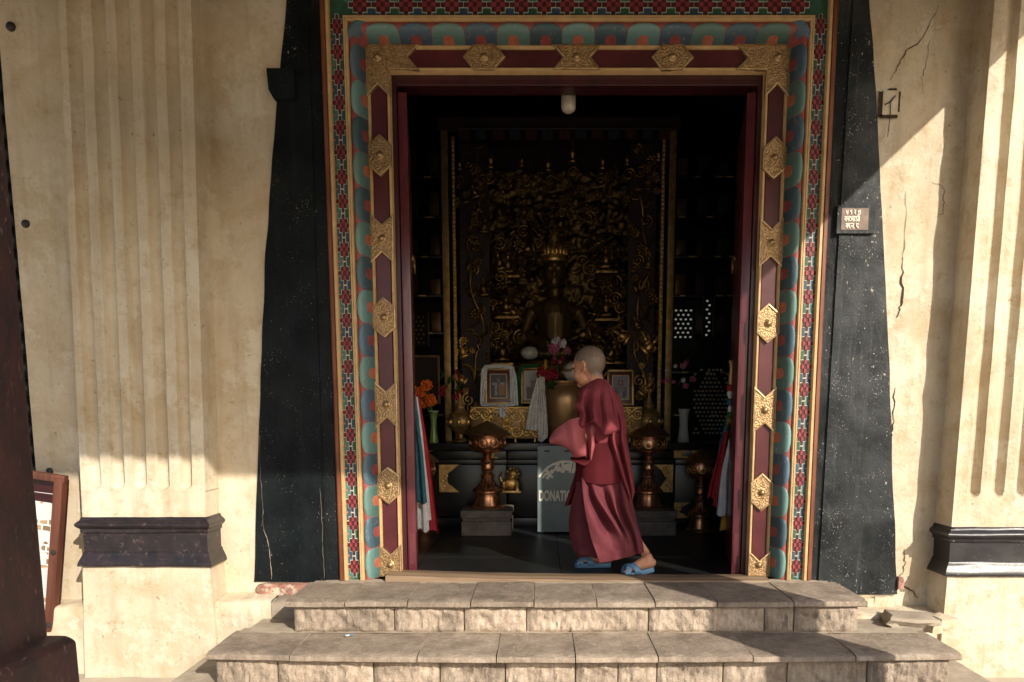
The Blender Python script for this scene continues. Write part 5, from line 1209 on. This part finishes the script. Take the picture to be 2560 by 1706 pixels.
# strings of pale beads hanging on the right
bd = thing('bead_curtain', 'hanging net of pale and gilt beads behind the right ribbons', 'bead curtain')
ba = MB().ell((0, 0, 0), (.013, .011, .011), 'vase_white', 6, 8).mesh('bead', 60); bb_ = MB().ell((0, 0, 0), (.013, .011, .011), 'gold', 6, 8).mesh('bead', 60)
rn = random.Random(4)
for i in range(9):
    for j in range(16):
        x = 1.34 + .034 * i + (.017 if j % 2 else 0); z = .66 + .036 * j
        if abs((x - 1.49) / .17) + abs((z - .90) / .36) < 1.05 or rn.random() < .25: link('bead', bb_ if rn.random() < .22 else ba, bd, Matrix.Translation((x, 2.66 + rn.uniform(-.01, .01), z)))
va = thing('valance', 'row of dim coloured cloth squares hanging below the shrine ceiling', 'valance')
for k in range(13):
    x = -.62 + .128 * k; m = ('valance_red', 'valance_teal')[k % 2]
    rows = [[(x + .085 * i / 5, 2.22 + .006 * math.sin(i * 2 + k), 3.00 - .075 * j / 4) for i in range(6)] for j in range(5)]
    MB().grid(rows, m).build('cloth_square', va, 180)
b = MB(); b.tube([(-.65, 2.225, 3.005), (1.05, 2.225, 3.005)], .006, 'iron_dark', 6); b.build('rod', va)
fp = thing('wall_picture', 'dim dark framed picture on the wall left of the gilt post', 'picture', None, (-1.02, 2.75, 1.12))
MB().box((-.13, 0, -.19), (.13, .02, .19), 'shrine_red').build('canvas', fp)
for (a, c) in (((-.15, -.01, -.21), (-.13, .02, .21)), ((.13, -.01, -.21), (.15, .02, .21)), ((-.13, -.01, .19), (.13, .02, .21)), ((-.13, -.01, -.21), (.13, .02, -.19))): MB().box(a, c, 'bronze_dark', bev=.003).build('frame_bar', fp)

# ------------------------------------------------------------------ the walking child in maroon robes
HC = Vector((.264, .28, 1.085)); yaw = R(34)
HM_ = Matrix.Translation(HC) @ Matrix.Rotation(math.pi - yaw, 4, 'Z') @ Matrix.Rotation(R(10), 4, 'Y')   # head frame: x forward, z up
def H(p): return HM_ @ Vector(p)
H3 = HM_.to_3x3()
pb = MB()
def he(c, r_, nu=12, nv_=16): pb.ell(H(c), r_, 'skin', nu, nv_, H3)
he((-.012, 0, .018), (.090, .074, .088), 20, 28); he((.030, 0, -.025), (.056, .058, .080), 16, 22); he((.028, 0, -.066), (.048, .050, .042)); he((.062, 0, -.090), (.021, .024, .018))
he((.072, 0, -.036), (.014, .012, .010)); he((.069, 0, -.012), (.010, .009, .026)); he((.068, 0, -.060), (.018, .024, .010)); he((.069, 0, -.070), (.014, .020, .008))
for s in (-1, 1): he((.047, s * .032, -.042), (.031, .026, .032)); he((.070, s * .028, .016), (.016, .026, .010)); he((-.008, s * .069, -.012), (.014, .008, .024)); he((-.003, s * .073, -.034), (.008, .008, .010)); pb.tube([H((-.008 - .015 * math.sin(R(a)), s * (.078 + .004 * math.sin(R(a))), -.010 + .025 * math.cos(R(a)))) for a in range(-50, 200, 16)], .0058, 'skin', 8)
capsule(pb, H((-.028, 0, -.045)), (.315, .285, .93), .046, .050)
# torso, limbs (mostly under cloth)
capsule(pb, (.33, .285, .90), (.34, .285, .52), .085, .090); capsule(pb, (.31, .22, .895), (.31, .36, .895), .050, .050)
capsule(pb, (.315, .215, .885), (.40, .235, .66), .036, .032); capsule(pb, (.40, .235, .66), (.205, .185, .722), .030, .021)          # left arm
capsule(pb, (.315, .37, .885), (.39, .375, .68), .038, .034); capsule(pb, (.39, .375, .68), (.25, .36, .70), .032, .022)
capsule(pb, (.36, .26, .52), (.42, .27, .28), .062, .046); capsule(pb, (.42, .27, .28), (.575, .20, .075), .038, .027); capsule(pb, (.575, .20, .075), (.588, .172, .040), .027, .027)        # near leg, pushing off
capsule(pb, (.34, .34, .52), (.30, .37, .27), .075, .055); capsule(pb, (.30, .37, .27), (.375, .41, .03), .048, .028)
def foot(ank, toe, heel, up):
    a, t, h = Vector(ank), Vector(toe), Vector(heel)
    capsule(pb, a, h.lerp(t, .12) + Vector((0, 0, .022)), .028, .026); capsule(pb, h + Vector((0, 0, .024)), h.lerp(t, .70) + Vector((0, 0, .018)), .026, .024)
    capsule(pb, a + Vector((-.01, 0, -.01)), h.lerp(t, .62) + Vector((0, 0, .024)), .024, .022)
    for k in range(5):
        yo = (k - 2) * .0125; r_ = .0085 if k else .011; capsule(pb, h.lerp(t, .72) + Vector((0, yo, .016)), h.lerp(t, .98 - abs(k - 1) * .035) + Vector((0, yo, .012)), r_, r_ * .9)
NT_, NH = (.452, .140, -.032), (.610, .165, -.002)
FT_, FH = (.215, .430, -.032), (.400, .410, -.028)
foot((.590, .168, .048), NT_, NH, 0); foot((.375, .41, .045), FT_, FH, 0)
# hands: palm, four fingers, thumb
def hand(w_, d, up, side):
    w_, d, up, side = Vector(w_), Vector(d).normalized(), Vector(up).normalized(), Vector(side).normalized()
    for k in range(4): capsule(pb, w_ + side * (k - 1.5) * .011, w_ + d * .055 + side * (k - 1.5) * .0135, .0125, .011)
    for k in range(4):
        L = (.046, .052, .048, .038)[k]; p0 = w_ + d * .055 + side * (k - 1.5) * .0135; p1 = p0 + (d * .9 - up * .35).normalized() * L * .5; p2 = p1 + (d * .6 - up * .8).normalized() * L * .5
        capsule(pb, p0, p1, .0085, .0078); capsule(pb, p1, p2, .0078, .0065)
    p0 = w_ + d * .012 + side * .020; p1 = p0 + (d * .6 + side * .6 + up * .5).normalized() * .028; p2 = p1 + (d * .9 + up * .45).normalized() * .024
    capsule(pb, p0, p1, .0105, .009); capsule(pb, p1, p2, .009, .007)
hand((.198, .186, .722), (-1, -.05, .52), (.40, 0, 1), (0, .95, .3)); hand((.25, .36, .70), (-1, .1, .1), (0, 0, 1), (0, -1, .1))
me = fuse(pb, .0042, 3, 'person', .45); me.materials.append(MATS['skin'])
inv = HM_.inverted(); at_ = me.attributes.new('scalp', 'FLOAT', 'POINT')
for v in me.vertices:
    q = inv @ v.co; val = 0.0
    if abs(q.x) < .14 and abs(q.y) < .1 and -.13 < q.z < .14:
        for s in (-1, 1):
            d = (Vector((q.x, q.y, q.z)) - Vector((.086, s * .030, .000))).length           # eye sockets
            if d < .020: v.co = v.co - H3 @ Vector((.006 * (1 - d / .020), 0, 0))
            d = (Vector((q.x, q.y, q.z)) - Vector((-.002, s * .085, -.008))).length         # hollow of the ear
            if d < .014: v.co = v.co - H3 @ Vector((0, s * .007 * (1 - d / .014), 0))
        line = interp([(-.12, -.085), (-.03, -.060), (-.018, -.01), (.004, .018), (.03, .022), (.048, .05), (.09, .062), (.13, .062)], q.x)
        val = max(0, min(1, (q.z - line + .006 * noise.noise(v.co * 90)) / .026 + .5))
        if abs(q.y) > .0745 and -.05 < q.z < .03 and -.03 < q.x < .02: val = 0
    at_.data[v.index].value = val
pe = link('person', me); tag(pe, 'shaven-headed child in maroon robes and blue slippers walking left past the doorway', 'person')
b = MB()
for s in (-1, 1):
    b.tube([H((.080 - .006 * abs(k - 2) * .4, s * (.016 + .008 * k), .020 + .003 * (2 - abs(k - 2)))) for k in range(5)], .0022, 'iron_dark', 6)
    b.ell(H((.0795, s * .030, -.001)), (.0055, .012, .0035), 'iron_dark', 6, 10, H3)
b.build('brows_and_eyes', pe, 60)

# garments: smooth sheets through nets of control points (rows run down the cloth)
SHEETS = {
 'cape': [[(0.257, 0.255, 0.984), (0.274, 0.235, 0.999), (0.291, 0.225, 1.007), (0.312, 0.21, 1.013), (0.338, 0.205, 1.01), (0.365, 0.205, 0.995), (0.394, 0.235, 0.961)], [(0.214, 0.205, 0.947), (0.234, 0.17, 0.951), (0.254, 0.165, 0.953), (0.29, 0.145, 0.956), (0.321, 0.155, 0.955), (0.356, 0.155, 0.946), (0.416, 0.215, 0.899)], [(0.205, 0.185, 0.903), (0.227, 0.14, 0.901), (0.248, 0.165, 0.898), (0.284, 0.115, 0.898), (0.316, 0.145, 0.895), (0.353, 0.115, 0.887), (0.427, 0.205, 0.842)], [(0.188, 0.16, 0.872), (0.227, 0.135, 0.866), (0.25, 0.175, 0.859), (0.28, 0.095, 0.852), (0.321, 0.135, 0.846), (0.356, 0.095, 0.84), (0.435, 0.195, 0.793)], [(0.213, 0.165, 0.833), (0.237, 0.13, 0.823), (0.258, 0.18, 0.814), (0.286, 0.08, 0.807), (0.326, 0.12, 0.798), (0.364, 0.075, 0.792), (0.438, 0.185, 0.754)], [(0.205, 0.145, 0.779), (0.23, 0.125, 0.774), (0.254, 0.165, 0.775), (0.282, 0.085, 0.792), (0.319, 0.105, 0.768), (0.359, 0.07, 0.747), (0.434, 0.175, 0.745)], [(0.202, 0.155, 0.763), (0.23, 0.145, 0.756), (0.253, 0.165, 0.765), (0.282, 0.11, 0.781), (0.316, 0.115, 0.753), (0.346, 0.085, 0.721), (0.422, 0.175, 0.735)]],
 'forearm': [[(0.202, 0.195, 0.776), (0.242, 0.195, 0.771), (0.285, 0.175, 0.789), (0.32, 0.165, 0.754), (0.374, 0.175, 0.728)], [(0.213, 0.145, 0.728), (0.24, 0.195, 0.723), (0.275, 0.13, 0.737), (0.304, 0.19, 0.709), (0.351, 0.165, 0.701)], [(0.226, 0.145, 0.667), (0.254, 0.2, 0.665), (0.277, 0.125, 0.676), (0.302, 0.195, 0.656), (0.318, 0.19, 0.665)], [(0.241, 0.165, 0.613), (0.263, 0.2, 0.604), (0.274, 0.145, 0.605), (0.291, 0.195, 0.611), (0.317, 0.195, 0.618)], [(0.25, 0.185, 0.59), (0.263, 0.2, 0.58), (0.274, 0.175, 0.577), (0.286, 0.195, 0.589), (0.306, 0.2, 0.616)]],
 'tuck': [[(0.166, 0.205, 0.595), (0.209, 0.235, 0.587), (0.248, 0.205, 0.595), (0.288, 0.195, 0.602)], [(0.171, 0.175, 0.581), (0.215, 0.165, 0.567), (0.243, 0.165, 0.558), (0.276, 0.175, 0.581)], [(0.19, 0.195, 0.569), (0.221, 0.185, 0.549), (0.248, 0.195, 0.539), (0.263, 0.195, 0.551)]],
 'wing': [[(0.053, 0.195, 0.696), (0.081, 0.175, 0.738), (0.125, 0.155, 0.774), (0.168, 0.145, 0.798), (0.24, 0.165, 0.814)], [(0.052, 0.18, 0.689), (0.09, 0.145, 0.711), (0.137, 0.125, 0.733), (0.18, 0.105, 0.751), (0.246, 0.185, 0.745)], [(0.053, 0.175, 0.682), (0.098, 0.14, 0.691), (0.146, 0.115, 0.693), (0.193, 0.095, 0.691), (0.255, 0.185, 0.665)], [(0.055, 0.185, 0.674), (0.112, 0.155, 0.668), (0.155, 0.13, 0.648), (0.198, 0.105, 0.634), (0.255, 0.175, 0.614)], [(0.058, 0.205, 0.67), (0.117, 0.185, 0.658), (0.161, 0.165, 0.632), (0.188, 0.155, 0.598), (0.249, 0.175, 0.604)], [(0.063, 0.235, 0.67), (0.12, 0.225, 0.658), (0.165, 0.205, 0.636), (0.191, 0.195, 0.602), (0.244, 0.205, 0.611)]],
 'back': [[(0.337, 0.195, 1.017), (0.358, 0.185, 0.999), (0.381, 0.185, 0.973), (0.401, 0.205, 0.947), (0.419, 0.255, 0.922)], [(0.372, 0.175, 0.877), (0.391, 0.14, 0.872), (0.406, 0.16, 0.868), (0.421, 0.175, 0.859), (0.441, 0.255, 0.851)], [(0.388, 0.195, 0.78), (0.4, 0.135, 0.781), (0.422, 0.18, 0.78), (0.438, 0.16, 0.776), (0.457, 0.255, 0.77)], [(0.374, 0.195, 0.7), (0.389, 0.13, 0.698), (0.419, 0.2, 0.7), (0.442, 0.15, 0.697), (0.474, 0.255, 0.689)], [(0.398, 0.195, 0.602), (0.414, 0.135, 0.606), (0.441, 0.205, 0.602), (0.461, 0.15, 0.605), (0.494, 0.255, 0.59)], [(0.436, 0.205, 0.494), (0.447, 0.15, 0.499), (0.469, 0.2, 0.494), (0.486, 0.155, 0.498), (0.512, 0.255, 0.481)], [(0.473, 0.205, 0.399), (0.48, 0.165, 0.403), (0.492, 0.195, 0.4), (0.503, 0.175, 0.416), (0.522, 0.255, 0.403)], [(0.491, 0.215, 0.357), (0.493, 0.2, 0.345), (0.498, 0.21, 0.339), (0.502, 0.21, 0.353), (0.512, 0.255, 0.357)]],
 'skirt_under': [[(0.215, 0.245, 0.477), (0.245, 0.205, 0.471), (0.285, 0.205, 0.471)], [(0.173, 0.265, 0.314), (0.21, 0.215, 0.311), (0.273, 0.205, 0.313)], [(0.164, 0.265, 0.193), (0.211, 0.21, 0.202), (0.297, 0.205, 0.203)], [(0.183, 0.265, 0.1), (0.23, 0.225, 0.098), (0.311, 0.205, 0.101)], [(0.215, 0.265, 0.027), (0.259, 0.235, 0.04), (0.331, 0.215, 0.049)]],
 'skirt_panel': [[(0.228, 0.205, 0.483), (0.242, 0.2, 0.484), (0.258, 0.205, 0.483), (0.281, 0.19, 0.484), (0.321, 0.2, 0.484), (0.365, 0.19, 0.484), (0.42, 0.205, 0.483), (0.441, 0.195, 0.484), (0.465, 0.245, 0.48)], [(0.233, 0.14, 0.393), (0.252, 0.145, 0.392), (0.276, 0.185, 0.388), (0.304, 0.125, 0.394), (0.349, 0.175, 0.389), (0.389, 0.13, 0.394), (0.422, 0.185, 0.388), (0.456, 0.155, 0.391), (0.486, 0.215, 0.384)], [(0.243, 0.115, 0.315), (0.272, 0.115, 0.315), (0.312, 0.18, 0.307), (0.351, 0.11, 0.316), (0.383, 0.17, 0.308), (0.41, 0.125, 0.314), (0.434, 0.19, 0.305), (0.474, 0.145, 0.311), (0.507, 0.205, 0.303)], [(0.259, 0.11, 0.237), (0.302, 0.105, 0.238), (0.352, 0.165, 0.229), (0.399, 0.1, 0.242), (0.422, 0.15, 0.237), (0.441, 0.12, 0.243), (0.465, 0.175, 0.237), (0.5, 0.13, 0.243), (0.53, 0.185, 0.233)], [(0.278, 0.11, 0.157), (0.334, 0.105, 0.16), (0.385, 0.13, 0.159), (0.44, 0.1, 0.17), (0.46, 0.12, 0.169), (0.477, 0.115, 0.174), (0.5, 0.16, 0.169), (0.52, 0.125, 0.177), (0.547, 0.16, 0.173)], [(0.302, 0.11, 0.09), (0.358, 0.12, 0.09), (0.407, 0.115, 0.095), (0.455, 0.105, 0.103), (0.475, 0.11, 0.108), (0.493, 0.115, 0.111), (0.513, 0.145, 0.108), (0.532, 0.12, 0.115), (0.56, 0.14, 0.113)], [(0.323, 0.12, 0.029), (0.375, 0.12, 0.039), (0.42, 0.11, 0.05), (0.465, 0.11, 0.062), (0.483, 0.115, 0.067), (0.501, 0.12, 0.072), (0.519, 0.135, 0.076), (0.537, 0.12, 0.082), (0.563, 0.13, 0.084)]],
}

def crom(P, t):
    n = len(P) - 1; t = min(max(t * n, 0), n - 1e-6); i = int(t); f = t - i
    p0, p1, p2, p3 = (P[max(i - 1, 0)], P[i], P[i + 1], P[min(i + 2, n)])
    return .5 * ((2 * p1) + (p2 - p0) * f + (2 * p0 - 5 * p1 + 4 * p2 - p3) * f * f + (3 * p1 - p0 - 3 * p2 + p3) * f ** 3)
def garment(key, m, nm, nr, nc, th=.004, wr=.0016, seed=0):
    net = [[Vector(p) for p in row] for row in SHEETS[key]]; rows = []
    cols = [[crom(row, j / nc) for j in range(nc + 1)] for row in net]
    for i in range(nr + 1):
        row = [crom([c[j] for c in cols], i / nr) for j in range(nc + 1)]
        rows.append([p + Vector((0, wr * noise.noise(p * 40 + Vector((seed, 0, 0))) + wr * 2 * noise.noise(p * 15 + Vector((0, seed, 0))), 0)) for p in row])
    o = MB().grid(rows, m).build(nm, pe, 180); s_ = o.modifiers.new('thickness', 'SOLIDIFY'); s_.thickness = th; s_.offset = 0
    return o
def loft(sec, m, nm, n=72, fold=None):
    """closed wrap through (z, centre x, half x, half y, centre y)"""
    rows = []
    zs = [s_[0] for s_ in sec]; N = 40
    for i in range(N + 1):
        z = lerp(zs[0], zs[-1], i / N); tabs = [sorted((s_[0], s_[k]) for s_ in sec) for k in (1, 2, 3, 4)]
        cx_, hx, hy, cy = [interp(t, z) for t in tabs]; row = []
        for j in range(n):
            a = 2 * math.pi * j / n; k = 1 + (fold(a, i / N) if fold else 0)
            row.append((cx_ + hx * k * math.cos(a), cy - hy * k * math.sin(a), z + (.006 * math.sin(3 * a) * i / N)))
        rows.append(row)
    o = MB().grid(rows, m, closed_v=True).build(nm, pe, 180); s_ = o.modifiers.new('thickness', 'SOLIDIFY'); s_.thickness = .004; s_.offset = -1
    return o
# inner wraps that close the figure all round
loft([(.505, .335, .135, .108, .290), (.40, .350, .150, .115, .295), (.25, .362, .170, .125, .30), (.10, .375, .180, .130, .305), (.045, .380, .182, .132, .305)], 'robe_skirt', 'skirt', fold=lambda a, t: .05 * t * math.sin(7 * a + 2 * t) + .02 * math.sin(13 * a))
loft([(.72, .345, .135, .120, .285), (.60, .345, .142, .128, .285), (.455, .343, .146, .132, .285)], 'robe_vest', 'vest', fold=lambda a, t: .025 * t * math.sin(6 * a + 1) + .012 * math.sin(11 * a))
loft([(.992, .300, .050, .052, .284), (.980, .303, .062, .066, .284), (.960, .308, .090, .098, .284), (.93, .318, .112, .122, .285), (.88, .328, .122, .132, .288), (.80, .340, .130, .134, .290), (.70, .350, .132, .130, .292), (.60, .356, .130, .124, .294)], 'robe', 'shawl_wrap', fold=lambda a, t: .03 * t * math.sin(6 * a + 4 * t) + .012 * math.sin(15 * a + 6 * t))
b = MB(); b.tube([(.302 + .054 * math.cos(2 * math.pi * k / 24), .284 + .055 * math.sin(2 * math.pi * k / 24), .988 + .016 * math.cos(2 * math.pi * k / 24)) for k in range(25)], .010, 'robe', 8); b.build('collar', pe, 180)
garment('back', 'robe', 'shawl_tail', 84, 48, seed=1); garment('cape', 'robe', 'shawl_cape', 72, 60, seed=2); garment('forearm', 'robe_lit', 'sleeve_fold', 60, 60, seed=3)
garment('tuck', 'robe_vest', 'sleeve_tuck', 24, 36, seed=4); garment('wing', 'robe_lit', 'sleeve', 60, 60, seed=5)
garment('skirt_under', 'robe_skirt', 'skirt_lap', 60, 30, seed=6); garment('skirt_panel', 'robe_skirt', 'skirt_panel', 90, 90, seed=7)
rows = [[Vector((lerp(lerp(.205, .140, i / 11), lerp(.26, .225, i / 11), j / 10), .345 - .02 * math.sin(j * .8 + i / 11) - .004 * i, lerp(.50, .318 + .012 * j / 10, i / 11))) for j in range(11)] for i in range(12)]
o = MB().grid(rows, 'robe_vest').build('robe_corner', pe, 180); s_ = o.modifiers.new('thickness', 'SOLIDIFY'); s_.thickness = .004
# slippers
def slipper(toe, heel, w0):
    t_, h_ = Vector(toe), Vector(heel); d = (h_ - t_); L = d.length; d.normalize(); side = Vector((-d.y, d.x, 0)).normalized(); up = side.cross(d); up = up if up.z > 0 else -up
    P = lambda a, s, z: t_ + d * (a * L) + side * s + up * z
    prof = [(-.06, .012), (-.03, .026), (.05, .035), (.2, .040), (.4, .036), (.6, .031), (.8, .031), (.95, .029), (1.04, .020), (1.07, .008)]
    b = MB(); rows = []
    for (a, hw) in prof: rows.append([P(a, -hw * .94, -.024), P(a, -hw, -.016), P(a, -hw, -.004), P(a, -hw * .9, .001), P(a, 0, .000), P(a, hw * .9, .001), P(a, hw, -.004), P(a, hw, -.016), P(a, hw * .94, -.024)])
    b.grid(rows, 'slipper_blue'); b.add([q for q in rows[0]], [tuple(range(9))], 'slipper_blue'); b.add(rows[-1], [tuple(range(9))[::-1]], 'slipper_blue')
    b.add([p for r_ in rows for p in (r_[0], r_[8])], [(2 * i, 2 * i + 2, 2 * i + 3, 2 * i + 1) for i in range(len(rows) - 1)], 'slipper_blue')
    o = b.build('slipper', pe, 50)
    for (a0, a1, sg) in ((.10, .48, 1), (.48, .10, 1)):          # two crossing straps leave an opening on top of the foot
        rows = []
        for k in range(15):
            q = math.pi * k / 14; a = lerp(a0, a1, k / 14); row = []
            for da in (-.11, -.05, .05, .11): row.append(P(a + da, -.039 * math.cos(q), -.012 + (.050 + .010 * a) * math.sin(q) ** .75 + (.001 if a0 < a1 else 0)))
            rows.append(row)
        s_ = MB().grid(rows, 'slipper_blue').build('strap', o, 180); mm = s_.modifiers.new('t', 'SOLIDIFY'); mm.thickness = .005
    return o
slipper(NT_, NH, 1); slipper(FT_, FH, 1)
